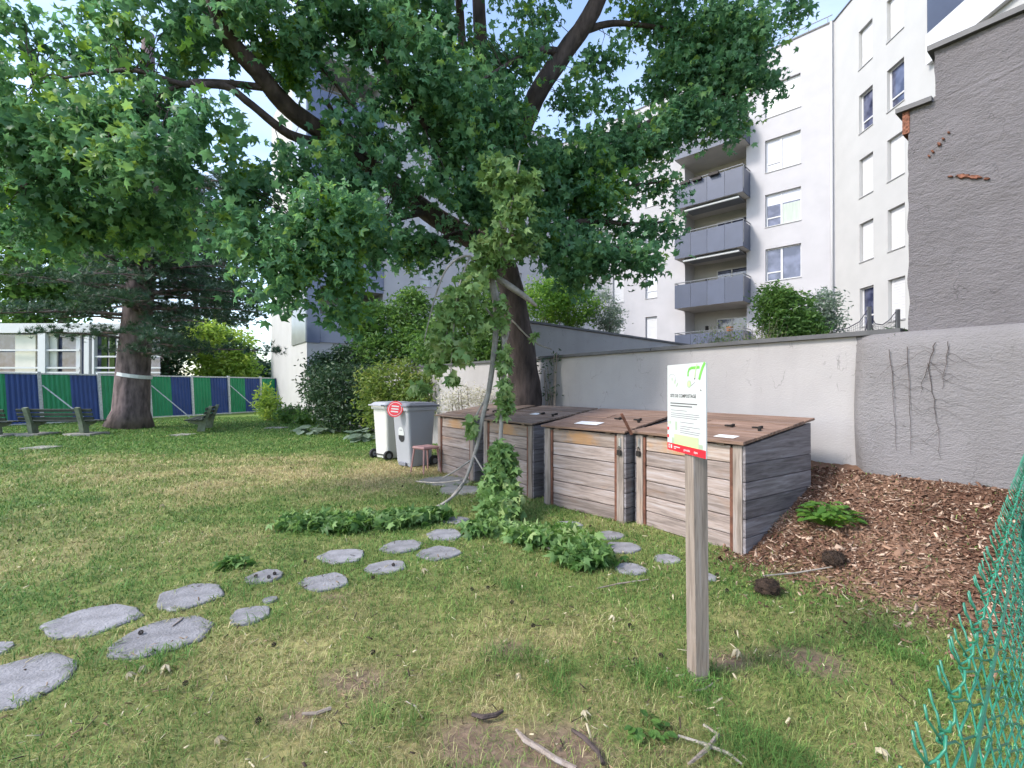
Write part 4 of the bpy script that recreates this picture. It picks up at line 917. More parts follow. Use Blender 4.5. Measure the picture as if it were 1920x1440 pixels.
far_tree('dark_conifer', 'low dark conifer beyond the hoarding at the white block corner', [(470, 690, 34, 34, 22), (440, 705, 34, 30, 18), (500, 700, 36, 22, 22)], M['needle'], 3500, .2, (470, 770, 34, 8))
far_tree('dark_conifer', 'dark conifer beyond the hoarding right of the pine trunk', [(310, 660, 27, 36, 46), (325, 610, 27, 26, 35), (300, 700, 27, 40, 22)], M['leafdark'], 4200, .15, (310, 770, 27, 8))
far_tree('tall_tree', 'tall hazy tree rising behind the conservatory at the far left', [(60, 480, 32, 110, 80), (170, 520, 33, 80, 60), (0, 350, 33, 120, 100), (140, 400, 34, 100, 70), (60, 570, 32, 80, 45),(-60,250,34,100,120)], M['leafmid'], 24000, .26, (60, 770, 32, 14), spray=(.5, 12))
far_tree('tall_tree', 'tall tree between the pine and the white block', [(380, 500, 38, 70, 60), (440, 560, 38, 50, 50), (330, 430, 40, 70, 70), (430, 430, 40, 60, 60)], M['leafdark'], 9000, .24, (390, 770, 38, 12), spray=(.5, 10))

# ------------------------------------------------------------------ hoarding
ho = thing('hoarding', 'long leaning site hoarding of alternating blue and green corrugated sheets', 'fence', (-19.2, 17.7, 0))
hd = Vector((.393, .92, 0)).normalized(); hn = Vector((-.92, .393, 0)).normalized(); SP = 1.98
for k in range(-1, 6):
    s0 = 1.22 + SP * (k - 0) if k >= 0 else 1.22 - SP
    lean = .30 - .045 * max(k, 0)
    def hp(s, z, off=0.0, lean=lean): 
        q = hd * s + hn * (lean * z / 2.0 + off); return (q.x, q.y, z)
    for half, mt in ((0, 'hgreen'), (1, 'hblue')):
        a = s0 + .05 + half * (SP - .1) / 2; L_ = (SP - .1) / 2; n = 24; vs = []; fs = []
        for i in range(n + 1):
            off = (.0, .03, .03, .0)[i % 4] * -1
            vs += [hp(a + L_ * i / n, .06, off), hp(a + L_ * i / n, 2.0, off)]
        for i in range(n): fs.append((2 * i, 2 * i + 2, 2 * i + 3, 2 * i + 1))
        MB().add(vs, fs).build('sheet', M[mt], ho)
    po = MB(); w = .055
    po.add([hp(s0 - w, 0, -.05), hp(s0 + w, 0, -.05), hp(s0 + w, 0, .05), hp(s0 - w, 0, .05), hp(s0 - w, 2.1, -.05), hp(s0 + w, 2.1, -.05), hp(s0 + w, 2.1, .05), hp(s0 - w, 2.1, .05)], [(3, 2, 1, 0), (4, 5, 6, 7), (0, 1, 5, 4), (1, 2, 6, 5), (2, 3, 7, 6), (3, 0, 4, 7)])
    po.build('post', M['galv'], ho)
    for z0, z1 in ((.02, .075), (1.99, 2.05)):
        MB().add([hp(s0 + w, z0, -.045), hp(s0 + SP - w, z0, -.045), hp(s0 + SP - w, z0, .04), hp(s0 + w, z0, .04), hp(s0 + w, z1, -.045), hp(s0 + SP - w, z1, -.045), hp(s0 + SP - w, z1, .04), hp(s0 + w, z1, .04)], [(3, 2, 1, 0), (4, 5, 6, 7), (0, 1, 5, 4), (1, 2, 6, 5), (2, 3, 7, 6), (3, 0, 4, 7)]).build('rail', M['galv'], ho)
    if k in (0, 2, 4):
        q = hd * (s0 + .15) - hn * 1.15 + hd * .9
        MB().tube([hp(s0 + .07, 1.55, -.06), (q.x, q.y, .02)], .025, 6).build('brace', M['galv'], ho)

# ------------------------------------------------------------------ conservatory beyond the hoarding
cv = thing('conservatory', 'white framed glazed pavilion behind the hoarding at the far left', 'building', (P(120, 700, 24).x, 24, 0)); CO = Vector((P(120, 700, 24).x, 24, 0))
def cbox(name, u0, u1, v0, v1, Y, mat, th=.12, par=None):
    a = P(u0, v0, Y) - CO; b_ = P(u1, v1, Y) - CO; return MB().box(a.x, b_.x, 0 + Y - 24, Y - 24 + th, b_.z, a.z).build(name, M[mat], par or cv)
cbox('roof_fascia', -60, 228, 606, 624, 24, 'frame', 4.5)
for u0, u1 in ((70, 84), (157, 166), (142, 150), (-45, -35), (218, 224), (172, 176)): cbox('column', u0, u1, 624, 800, 24.0 if u1 != 150 else 24.3, 'frame', .2)
for v0 in (655, 688, 697): cbox('rail', -60, 148, v0, v0 + 3.2, 24.05, 'frame', .06)
for v0 in (667, 688, 697): cbox('rail', 176, 300, v0, v0 + 3.0, 24.05, 'frame', .06)
cbox('cream_panel', 28, 66, 628, 720, 24.25, 'cream', .08); cbox('cream_panel', 84, 106, 630, 720, 24.25, 'cream', .08)
cbox('grey_post', 142, 156, 618, 800, 24.5, 'rail', .1)
for u0, u1 in ((-60, 70), (106, 157), (166, 300)):
    cbox('pane', u0, u1, 624, 800, 24.4, 'glass', .02)
for u0, u1 in ((190, 200), (205, 214)): cbox('curtain', u0, u1, 630, 800, 24.35, 'leafgold' if 'leafgold' in M else 'cream', .03)
cbox('back_wall', -60, 300, 624, 800, 28.4, 'cream', .1)

# ------------------------------------------------------------------ benches
def bench(label, org, dirx, group='park benches', pads=True):
    t = thing('park_bench', label, 'bench', (org[0], org[1], gz(*org)), math.atan2(dirx[1], dirx[0]), group)
    for x in (-.75, .75):
        if pads: MB().prism([(x - .42, -.38), (x + .38, -.42), (x + .45, .3), (x + .1, .45), (x - .40, .36)], .0, .07).build('foot_pad', M['pad'], t)
        def ext(poly, th=.13):
            n = len(poly); vs = [(x - th / 2, y, z) for y, z in poly] + [(x + th / 2, y, z) for y, z in poly]
            MB().add(vs, [tuple(range(n)), tuple(range(2 * n - 1, n - 1, -1))] + [(i, n + i, n + (i + 1) % n, (i + 1) % n) for i in range(n)]).build('support', M['concrete'], t)
        ext([(-.30, .42), (-.30, .36), (-.02, .28), (-.05, .06), (.16, .06), (.22, .40), (.37, .86), (.28, .88), (.14, .44)])
    for y in (-.27, -.10, .07): MB().box(-1.1, 1.1, y - .065, y + .065, .425, .465, bev=.008).build('seat_slat', M['slat'], t)
    for k in range(3):
        z = .53 + k * .125; y = .135 + .38 * (z - .44) * .75
        MB().box(-1.1, 1.1, -.018, .018, -.045, .045, m=Matrix.Translation((0, y, z)) @ Matrix.Rotation(-.28, 4, 'X'), bev=.006).build('back_slat', M['slat'], t)
    return t
bench('park bench with green black slats seen from behind in front of the hoarding', (-13.95, 14.6), (-1, -.05))
bench('park bench seen end on right of the pine trunk', (-10.4, 15.9), (.42, -.91), pads=False)
b2 = bench('park bench cut off by the left picture edge', (-16.1, 14.1), (-1, -.05))

# ------------------------------------------------------------------ compost boxes
def compost(label, fl, ang, w=1.2, dp=1.18, hf=.98, hb=1.14, lidmat='lid', nfront=6, lock=True, paper=None, stain=False, litter=()):
    t = thing('compost_box', label, 'compost box', (fl[0], fl[1], gz(*fl)), ang, 'wooden compost boxes along the wall')
    pw = .085
    for x, nm in ((0, 'l'), (w - pw, 'r')):
        MB().box(x, x + pw, -.012, .07, -.05, hf - .005, bev=.006).build('post', M['postwood'], t)
        MB().box(x, x + pw, dp - .08, dp, -.05, hb - .02, bev=.006).build('post', M['postwood'], t)
    MB().box(pw + .004, pw + .034, -.006, .05, -.02, hf - .03).build('metal_guide', M['rust'], t)
    MB().box(w - pw - .034, w - pw - .004, -.006, .05, -.02, hf - .03).build('metal_guide', M['rust'], t)
    hh = (hf - .012) / nfront
    for k in range(nfront):
        j = random.uniform(-.003, .003); top_ = .05 if (k == nfront - 1) else 0
        MB().box(pw + .038, w - pw - .038, .008 + j, .04 + j, .0 + k * hh + .003, (k + 1) * hh - .004, bev=.005).build('front_plank', M['plankstain' if k == nfront - 1 else 'plank'], t)
    ns = 6; hs = hf / ns
    for sx in (0, 1):
        for k in range(ns):
            x0, x1 = ((-.028, -.002) if sx == 0 else (w + .002, w + .028)); z0, z1 = k * hs + .003, (k + 1) * hs - .003
            if k < ns - 1: MB().box(x0, x1, -.004, dp - .004, z0, z1, bev=.004).build('side_plank', M['plankside_shade'], t)
            else:
                zf, zk = hf - .012, hb - .012
                MB().add([(x0, -.004, z0), (x1, -.004, z0), (x1, dp - .004, z0), (x0, dp - .004, z0), (x0, -.004, zf), (x1, -.004, zf), (x1, dp - .004, zk), (x0, dp - .004, zk)], [(3, 2, 1, 0), (4, 5, 6, 7), (0, 1, 5, 4), (1, 2, 6, 5), (2, 3, 7, 6), (3, 0, 4, 7)]).build('side_plank', M['plankside_shade'], t)
    for k in range(6): MB().box(.09, w - .09, dp - .04, dp - .01, k * .185, k * .185 + .18).build('back_plank', M['plankside_shade'], t)
    # lid: boards across, on two battens, slightly skewed
    sl = math.atan2(hb - hf, dp); Ml = Matrix.Translation((0, -.05, hf + .004)) @ Matrix.Rotation(sl, 4, 'X') @ Matrix.Rotation(random.uniform(-.008, .008), 4, 'Z')
    ld = math.hypot(dp, hb - hf) + .10; nb = 6; bw = ld / nb
    lidp = None
    for k in range(nb):
        cut = random.choice((.32, .45, .68)) * w if k in (1, 2, 3) else None
        segs = [(-.04, w + .04)] if cut is None else [(-.04, cut - .003), (cut + .003, w + .04)]
        for a, b_ in segs:
            o = MB().box(a, b_, k * bw + .004, (k + 1) * bw - .005, .0 + random.uniform(0, .003), .024 + random.uniform(0, .008), m=Ml, bev=.003).build('lid_board', M[lidmat], t)
    for x in (.16, w - .24): MB().box(x, x + .07, .04, ld - .04, -.03, -.001, m=Ml).build('batten', M['lidold'], t)
    for x in (w * .62, w * .86):
        h_ = MB(); h_.box(x - .045, x + .045, ld * .45, ld * .45 + .018, .031, .045, m=Ml); h_.box(x + .03, x + .05, ld * .45 - .02, ld * .45 + .035, .031, .055, m=Ml); h_.build('hinge', M['iron'], t)
    MB().tube([Ml @ Vector((w * .93, ld * .38, .028)), Ml @ Vector((w * .93, ld * .38, .06))], .017, 8).build('lid_knob', M['iron'], t)
    if paper:
        px_, py_, pw_, ph_ = paper; MB().box(px_, px_ + pw_, py_, py_ + ph_, .033, .035, m=Ml).build('paper_label', M['paper'], t)
    if lock:
        xl = .03 if lock == 'l' else w - .055
        MB().box(xl, xl + .025, -.022, -.0125, hf - .16, hf - .05).build('hasp', M['steel'], t)
        lk = MB(); lk.box(xl - .012, xl + .037, -.04, -.022, hf - .24, hf - .18, bev=.005); lk.tube([(xl, -.031, hf - .18), (xl, -.031, hf - .15), (xl + .012, -.031, hf - .138), (xl + .025, -.031, hf - .15), (xl + .025, -.031, hf - .18)], .004, 5); lk.build('padlock', M['iron'], t)
    if stain:
        n = 22; vs = [(w * .48, .0035, hf - .16)]
        for k in range(n):
            th = 2 * math.pi * k / n; q = random.uniform(.75, 1.1); vs.append((w * .48 + .17 * q * math.cos(th), .0035, hf - .15 + .085 * q * math.sin(th)))
    return t
a4 = math.atan2(-.835, .55)
compost('nearest compost box of weathered boards behind the sign post', (1.375, 5.19), a4, w=1.21, lidmat='lid', lock='l', paper=(.90, .10, .2, .10))
compost('second compost box from the sign with padlock and a stick on its lid', (.43, 6.02), math.atan2(-.73, .69), w=1.16, lidmat='lid', lock='r', paper=(.36, .18, .34, .16))
compost('third compost box from the sign half hidden by the hanging branch', (-.42, 7.25), math.atan2(-.80, .60), w=1.16, lidmat='lidold', lock=None, paper=(.55, .5, .16, .12))
compost('farthest compost box beside the grey wheelie bin', (-1.30, 8.36), math.atan2(-.80, .60), w=1.16, lidmat='lidold', lock=None)
st = thing('prop_stick', 'short brown stick standing up between the two nearest compost lids', 'stick', P(1183, 812, 5.1))
MB().box(-.014, .014, -.014, .014, -.02, .24, m=Matrix.Rotation(-.48, 4, 'Y') @ Matrix.Rotation(.1, 4, 'X'), bev=.004).build('shaft', M['rust'], st)

# ------------------------------------------------------------------ wheelie bins, stool, red disc
def rrect(w, d, r, n=4):
    pts = []
    for cx, cy, a0 in ((w / 2 - r, -d / 2 + r, -90), (w / 2 - r, d / 2 - r, 0), (-w / 2 + r, d / 2 - r, 90), (-w / 2 + r, -d / 2 + r, 180)):
        for k in range(n + 1): a = R(a0 + 90 * k / n); pts.append((cx + r * math.cos(a), cy + r * math.sin(a)))
    return pts
def loft(mb, secs):                                # secs: (w, d, r, z, oy)
    rings = []
    for w, d, r, z, oy in secs: rings.append([(x, y + oy, z) for x, y in rrect(w, d, r)])
    n = len(rings[0]); vs = [p_ for r_ in rings for p_ in r_]; fs = [tuple(range(n - 1, -1, -1)), tuple(range((len(rings) - 1) * n, len(rings) * n))]
    for i in range(len(rings) - 1):
        for k in range(n): j = (k + 1) % n; fs.append((i * n + k, i * n + j, (i + 1) * n + j, (i + 1) * n + k))
    return mb.add(vs, fs)
def wheelie(label, loc, ang, body, lid, H=1.08, sticker=False):
    t = thing('wheelie_bin', label, 'bin', (loc[0], loc[1], gz(*loc)), ang, 'wheelie bins beside the compost boxes')
    b = MB(); loft(b, [(.44, .46, .05, .03, .02), (.46, .49, .05, .10, .015), (.53, .62, .055, H - .12, 0), (.535, .625, .055, H - .11, 0)]); b.build('body', M[body], t)
    b = MB(); loft(b, [(.585, .68, .05, H - .11, 0), (.59, .69, .05, H - .05, 0), (.575, .67, .05, H - .045, 0)]); b.build('rim', M[body], t)
    b = MB(); loft(b, [(.605, .71, .05, H - .044, -.005), (.61, .72, .05, H - .015, -.005), (.52, .62, .08, H + .03, -.005), (.35, .4, .08, H + .04, 0)]); b.build('lid', M[lid], t, smooth=False)
    b = MB(); b.tube([(-.24, .41, H - .03), (.24, .41, H - .03)], .017, 8); b.box(-.25, -.22, .33, .41, H - .05, H - .02); b.box(.22, .25, .33, .41, H - .05, H - .02); b.build('handle', M[lid], t)
    for x in (-.27, .27):
        b = MB(); b.tube([(x - .028, .27, .10), (x + .028, .27, .10)], .10, 18); wo = b.build('wheel', M['rubber'], t)
        b = MB(); b.tube([(x - .032, .27, .10), (x + .032, .27, .10)], .05, 12); b.build('hub', M['bindark'], wo)
    MB().tube([(-.24, .27, .10), (.24, .27, .10)], .012, 6).build('axle', M['iron'], t)
    MB().box(-.10, .10, -.262, -.225, .03, .10, bev=.01).build('foot_notch', M['bindark'], t) if sticker else None
    if sticker:
        # oval label: white upper half, dark lower half, on the sloping front
        def onf(x, z): 
            f = (z - .10) / (H - .22); return (x, -(.245 + (.31 - .245) * f) + .015 * (1 - f) - .008, z)
        up_, lo_ = [], []
        for k in range(13):
            th = math.pi * k / 12; up_.append(onf(.088 * math.cos(th), .68 + .075 * math.sin(th)))
            th = math.pi + math.pi * k / 12; lo_.append(onf(.088 * math.cos(th), .56 + .085 * math.sin(th)))
        so_ = MB().add([onf(.088, .60)] + up_ + [onf(-.088, .60)], [tuple(range(15))]).build('sticker', M['white'], t)
        MB().add([onf(-.088, .598)] + lo_ + [onf(.088, .598)], [tuple(range(15))]).build('sticker_base', M['rubber'], so_)
        MB().add([onf(-.04, .685), onf(.04, .685), onf(.04, .70), onf(-.04, .70)], [(0, 1, 2, 3)]).build('sticker_line', M['ink2'], so_).location = (0, -.002, 0)
    return t
thA = math.atan2(-.68, .73)
wheelie('grey wheelie bin with an oval sticker next to the farthest compost box', (-1.86, 8.95), thA, 'bingrey', 'bindark', H=1.17, sticker=True)
wheelie('pale wheelie bin with its black wheels turned to the lawn', (-2.52, 9.95), thA + math.pi, 'binwhite', 'bingrey', H=1.15)
dsc = thing('round_notice', 'round red and white notice disc hanging on the grey wheelie bin', 'sign', P(741, 767, 8.62), 0)
Mr = Matrix.Rotation(R(-28), 4, 'Z') @ Matrix.Rotation(R(75), 4, 'X') @ Matrix.Rotation(R(20), 4, 'Y')
def disc(r, z0, z1, mat, name, par, n=28, r0=0.0):
    vs = [Mr @ Vector((r * math.cos(2 * math.pi * k / n), r * math.sin(2 * math.pi * k / n), z)) for z in (z0, z1) for k in range(n)]
    return MB().add(vs, [tuple(range(n - 1, -1, -1)), tuple(range(n, 2 * n))] + [(k, (k + 1) % n, n + (k + 1) % n, n + k) for k in range(n)]).build(name, M[mat], par)
disc(.15, 0, .006, 'red', 'plate', dsc); disc(.128, .006, .008, 'white', 'white_ring', dsc); disc(.118, .008, .010, 'red', 'red_face', dsc)
for y in (-.05, .0, .05): MB().box(-.07, .07, y - .012, y + .012, .010, .012, m=Mr).build('white_bar', M['white'], dsc)
sto = thing('stool', 'small faded red plastic stool wedged beside the farthest compost box', 'stool', (-1.50, 8.22, 0), thA)
MB().box(-.17, .17, -.17, .17, .42, .47, bev=.02).build('seat', M['pinkplastic'], sto)
for x in (-1, 1):
    for y in (-1, 1): MB().tube([(x * .14, y * .14, .43), (x * .185, y * .185, 0)], [.02, .014], 6).build('leg', M['pinkplastic'], sto)

# ------------------------------------------------------------------ sign
sg = thing('sign_post', 'square weathered timber post carrying the information board', 'post', (.945, 2.44, 0), math.atan2(-.985, .17))
# local x runs along the board towards the camera, local -y is the printed side
MB().add([(-.045, -.02, -.1), (.045, -.02, -.1), (.045, .05, -.1), (-.045, .05, -.1), (-.045, -.035, 1.55), (.035, -.035, 1.55), (.035, .045, 1.55), (-.045, .045, 1.55)],
         [(3, 2, 1, 0), (4, 5, 6, 7), (0, 1, 5, 4), (1, 2, 6, 5), (2, 3, 7, 6), (3, 0, 4, 7)]).build('post', M['postwood'], sg)
bd = thing('information_board', 'white information board with green print and a red footer fixed to the post', 'sign', (.945, 2.44, 0), math.atan2(-.985, .17))
BX0, BX1, BZ0, BZ1 = -.205, .168, 1.152, 1.618; yb = -.037
pl = MB().box(BX0, BX1, yb - .006, yb, BZ0, BZ1).build('board', M['white'], bd)
bw_, bh_ = BX1 - BX0, BZ1 - BZ0
def bp(fx, fz, lay=1): return (BX0 + fx * bw_, yb - .006 - .0006 * lay, BZ0 + fz * bh_)
def flat(poly, mat, name, lay=1): return MB().add([bp(x, z, lay) for x, z in poly], [tuple(range(len(poly)))]).build(name, M[mat], bd)
def rectp(x0, x1, z0, z1, mat, name, lay=1): return flat([(x0, z0), (x1, z0), (x1, z1), (x0, z1)], mat, name, lay)
def strokep(pts, wd, mat, name, lay=1):
    L_, Rr = [], []
    for i, (x, z) in enumerate(pts):
        a = pts[max(i - 1, 0)]; b_ = pts[min(i + 1, len(pts) - 1)]; dx, dz = (b_[0] - a[0]) * bw_, (b_[1] - a[1]) * bh_; n = math.hypot(dx, dz); px_, pz_ = -dz / n * wd / 2, dx / n * wd / 2
        L_.append((x + px_ / bw_, z + pz_ / bh_)); Rr.append((x - px_ / bw_, z - pz_ / bh_))
    vs = [bp(*q, lay) for q in L_] + [bp(*q, lay) for q in Rr]; n = len(pts)
    return MB().add(vs, [(i, i + 1, n + i + 1, n + i) for i in range(n - 1)]).build(name, M[mat], bd)
rectp(0.001, .999, 0.001, .085, 'red', 'red_footer')
strokep([(.575, .86), (.575, .90), (.60, .935), (.66, .95), (.76, .95), (.86, .952)], .014, 'green1', 'green_arch'); strokep([(.985, .998), (.93, .95), (.88, .88), (.85, .82)], .017, 'green1', 'green_arch', 2); strokep([(.80, .99), (.77, .93), (.74, .84)], .008, 'green2', 'green_arch', 3)
rectp(.725, .755, .825, .838, 'ink', 'print_mark'); rectp(.46, .475, .85, .857, 'ink', 'print_mark'); strokep([(.87, .715), (.90, .70)], .006, 'ink', 'print_mark')
def ellp(cx, cz, rx, rz, mat, name, lay=1): return flat([(cx + rx * math.cos(2 * math.pi * k / 20), cz + rz * math.sin(2 * math.pi * k / 20)) for k in range(20)], mat, name, lay)
ellp(.60, .775, .055, .042, 'green3', 'print_circle'); ellp(.60, .775, .040, .031, 'green2', 'print_circle', 2); strokep([(.65, .755), (.75, .795)], .003, 'ink2', 'print_mark')
ellp(.14, .835, .018, .022, 'green3', 'print_mark'); ellp(.22, .80, .02, .024, 'green3', 'print_mark'); strokep([(.255, .745), (.305, .79)], .010, 'green3', 'print_mark')
strokep([(.14 + .10 * math.cos(t_), .835 + .06 * math.sin(t_)) for t_ in [k * .35 - .4 for k in range(11)]], .002, 'ink2', 'print_ring', 2)
def text(s, fx, fz, size, mat, name, lay=2):
    cu = bpy.data.curves.new(name, 'FONT'); cu.body = s; cu.size = size; cu.offset = size * .022; cu.resolution_u = 2; tmp = bpy.data.objects.new(name, cu); COL.objects.link(tmp)
    dg = bpy.context.evaluated_depsgraph_get(); me = bpy.data.meshes.new_from_object(tmp.evaluated_get(dg)); bpy.data.objects.remove(tmp)
    me.materials.clear(); o = link(name, me, M[mat], bd); o.rotation_euler = (R(90), 0, 0); o.location = bp(fx, fz, lay); return o
text('SITE DE COMPOSTAGE', .09, .625, .0250, 'ink', 'heading')
for fz, f1 in ((.555, .80), (.525, .68)): strokep([(.09, fz), (f1, fz)], .006, 'ink', 'text_line')
for fz, f1 in ((.475, .55), (.44, .85), (.418, .86), (.396, .80)): strokep([(.10, fz), (f1, fz)], .0032, 'ink2', 'text_line')
for fz, f1 in ((.345, .72), (.30, .87), (.275, .62), (.250, .88), (.228, .85)): strokep([(.36, fz), (f1, fz)], .0032, 'ink2', 'text_line')
rectp(.225, .285, .245, .345, 'green3', 'text_icon'); rectp(.08, .115, .31, .345, 'green3', 'text_icon'); rectp(.03, .065, .31, .34, 'green2', 'text_icon')
rectp(.001, .05, .235, .27, 'red', 'red_square'); rectp(.001, .05, .145, .18, 'red', 'red_square')
rectp(.20, .83, .086, .20, 'green2', 'green_block', 2); rectp(.13, .20, .086, .155, 'green3', 'grey_block', 2); rectp(.83, .93, .086, .135, 'green3', 'grey_block', 2); 
rectp(.035, .085, .025, .07, 'white', 'logo', 2); rectp(.05, .07, .035, .06, 'red', 'logo', 3); rectp(.105, .14, .025, .07, 'white', 'logo', 2)
strokep([(.19, .052), (.36, .052)], .005, 'white', 'footer_line', 2); strokep([(.19, .033), (.25, .033)], .005, 'white', 'footer_line', 2)
text('grenoble', .46, .030, .017, 'white', 'footer_name'); text('alpes', .72, .030, .017, 'white', 'footer_name')

# ------------------------------------------------------------------ chain link fence in front of the viewer
fo = Vector((.345, .385, 0)); fdir = Vector((.752, .659, 0))
cf = thing('chain_link_fence', 'green plastic coated chain link fence at the lower right', 'fence', fo, math.atan2(fdir.y, fdir.x))
HF, PT = 1.175, .035
def fy(z): return -.16 * (1 - z / HF) ** .8 - .012 * math.sin(z * 5)     # sagging mesh, foot towards the viewer (local -y)
def wire(par):
    pts = []; n = int(HF / (PT / 2)); sg_ = 1 if par else -1
    for i in range(n * 3 + 1):
        q = i / 3.0; z = HF - q * PT / 2; w_ = math.cos(math.pi * q); w_ = math.copysign(abs(w_) ** .75, w_)
        pts.append(((PT / 2 + .003) * -sg_ * w_, fy(z) + .004 * math.cos(math.pi * q), z))
    x0, y0, _ = pts[0]; d = 1 if x0 > 0 else -1
    hook = [(x0 - d * .024, y0 - .010, HF + .024), (x0 - d * .021, y0 - .010, HF + .013), (x0 - d * .011, y0 - .005, HF + .006), (x0 - d * .004, y0, HF + .003)]
    mb = MB(); mb.tube(hook + pts, .00125, 5)
    mb.tube([(x0 + d * .005, y0 + .008, HF + .032), (x0 + d * .006, y0 + .006, HF + .020), (x0 + d * .003, y0 + .002, HF + .012), (x0 - d * .006, y0 - .002, HF - .002)], .00125, 5)
    return mb
wm = [wire(0), wire(1)]; w0 = [wm[0].build('wire', M['wirepvc'], cf, smooth=True), wm[1].build('wire', M['wirepvc'], cf, smooth=True)]
for i in range(-12, 105):
    if i in (0, 1): w0[i].location = (i * PT, 0, 0); continue
    c = dup(w0[i % 2], cf, (i * PT + random.uniform(-.003, .003), 0, random.uniform(-.004, .004)), (0, random.uniform(-.012, .012), 0))
MB().tube([(1.36, -.06, -.3), (1.36, -.03, 1.14)], .024, 12).build('post', M['postpvc'], cf, smooth=True)
for z in (1.13, .6): MB().tube([(-.6, fy(z) - .006, z), (4, fy(z) - .006, z)], .0018, 5).build('line_wire', M['wirepvc'], cf)

# ------------------------------------------------------------------ stepping stones
STN = [(30, 1282, 190, 'stepping stone cut off by the left picture edge, nearest the viewer'), (178, 1165, 140, 'long stepping stone second from the left edge, upper row'), (-10, 1222, 60, 'sliver of a stepping stone at the left picture edge'),
 (355, 1122, 118, 'stepping stone right of the long one in the upper row on the left'), (308, 1197, 145, 'broad stepping stone with a dark seed ball and a twig on it'), (470, 1157, 70, 'small half buried stepping stone right of the broad one'), (508, 1128, 26, 'tiny exposed corner of a stepping stone in the grass'),
 (500, 1084, 62, 'stepping stone with three dark seed balls beside wilted leaves'), (611, 1094, 80, 'stepping stone at the front of the cluster in the middle of the lawn'), (643, 1044, 78, 'stepping stone at the left of the cluster below the long leaf pile'), (722, 1065, 70, 'stepping stone with a single seed ball near its right side'),
 (753, 1027, 72, 'stepping stone in the middle of the cluster below the leaf pile'), (824, 1038, 74, 'front right stepping stone of the cluster left of the leaf heap'), (836, 1004, 68, 'rear right stepping stone of the cluster left of the leaf heap'), (856, 977, 46, 'stepping stone partly under the hanging branch leaves'),
 (1066, 985, 46, 'stepping stone behind the right leaf heap in front of a compost box'), (1142, 1005, 50, 'grassy stepping stone right of the leaf heap, small'), (1167, 1028, 66, 'stepping stone between leaf heap and sign post, rear one'), (1184, 1069, 58, 'stepping stone at the right tip of the leaf heap'), (1250, 1050, 46, 'stepping stone directly left of the sign post'), (1322, 1083, 40, 'stepping stone peeking out right of the sign post'),
 (835, 903, 90, 'earthy slab lying in front of the farthest compost box'), (862, 920, 80, 'earthy slab under the bare hanging stem')]
stones = []
for k, (u, v, w, lab) in enumerate(STN):
    c = G(u, v); r = w / 2 * c.y / FPX * 1.08; n = random.randint(7, 10); poly = []
    a0 = random.uniform(0, 6); z0 = gz(c.x, c.y)
    cor = []
    for i in range(n - 1):
        th = 2 * math.pi * (i + random.uniform(-.22, .22)) / (n - 1); q = r * random.uniform(.86, 1.14); cor.append((q * math.cos(th), q * math.sin(th) * .95))
    for i in range(len(cor)):
        (x0_, y0_), (x1_, y1_) = cor[i], cor[(i + 1) % len(cor)]
        for f_ in (.08, .36, .64, .92): poly.append((x0_ + (x1_ - x0_) * f_ + random.gauss(0, r * .018), y0_ + (y1_ - y0_) * f_ + random.gauss(0, r * .018)))
    o = MB(); m_ = len(poly)
    vs = [(x, y, -.05) for x, y in poly] + [(x, y, .010) for x, y in poly] + [(x * .95, y * .95, .017) for x, y in poly]
    o.add(vs, [tuple(range(2 * m_, 3 * m_))] + [(a + i, a + (i + 1) % m_, a + m_ + (i + 1) % m_, a + m_ + i) for a in (0, m_) for i in range(m_)])
    ob = o.build('stepping_stone', M['stone'] if k < 21 else M['pad']); ob.location = (c.x, c.y, z0); tag(ob, lab, 'stone', 'stepping stones across the lawn'); stones.append((c.x, c.y, r))

# flat slabs far off on the lawn
for u, v, w, lab in [(80, 841, 48, 'pale flat slab on the far lawn below the left bench'), (345, 816, 34, 'pale flat slab on the lawn left of the end on bench'), (520, 803, 36, 'pale flat slab on the lawn near the dark shrub')]:
    c = G(u, v); r = w / 2 * c.y / FPX; ob = MB().prism([(-r, -.25), (r * .9, -.3), (r, .2), (-r * .85, .28)], -.03, .04).build('paving_slab', M['pad']); ob.location = (c.x, c.y, gz(c.x, c.y)); tag(ob, lab, 'slab')

# ------------------------------------------------------------------ grass
def grass(n, r0, r1, seed):
    g = np.random.default_rng(seed); p = .55
    q = g.random(n); r = (r0 ** p + q * (r1 ** p - r0 ** p)) ** (1 / p); th = g.uniform(R(-50), R(50), n)
    return np.stack([r * np.sin(th), r * np.cos(th)], 1)
XY = grass(400000, 1.0, 27.0, 3)
x, y = XY[:, 0], XY[:, 1]
pr = 1 - .92 * np.clip(mulch_mask(x, y) * 1.25, 0, 1) - .75 * soil(x, y) * sstep(7, 4, y)
pr *= np.where(fbm(x, y, .16, 52) < .33, .45, 1.0)
for cx, cy, r in stones: pr = np.where((x - cx) ** 2 + ((y - cy) / .92) ** 2 < (r * (.74 + .30 * vnoise(x, y, .07, 6))) ** 2, 0, pr)
d = wall_d(x, y); a = wall_a(x, y)
pr = np.where((d > .3) & (d < 1.78) & (a < MULCH_A + .02) & (a > -7.8) & (x * .8 + y * .6 > 4.16), 0, pr)      # under the boxes
pr = np.where(d < .03, 0, pr)
kp = rng.random(len(x)) < pr; x, y = x[kp], y[kp]; n = len(x)
r = np.hypot(x, y); dr = dry_and_sunlit(x, y); lush = sstep(.60, .80, fbm(x, y, .5, 71)) * sstep(6, 3, r)
h = (.026 + .028 * rng.random(n)) * (1 + .9 * lush) * (1 + .05 * np.clip(r - 4, 0, 12)); wd = (.0022 + .0022 * rng.random(n)) * np.clip(r / 2.6, .8, 9)
th = rng.uniform(0, 6.283, n); ln = rng.uniform(.3, 2.2, n) * h
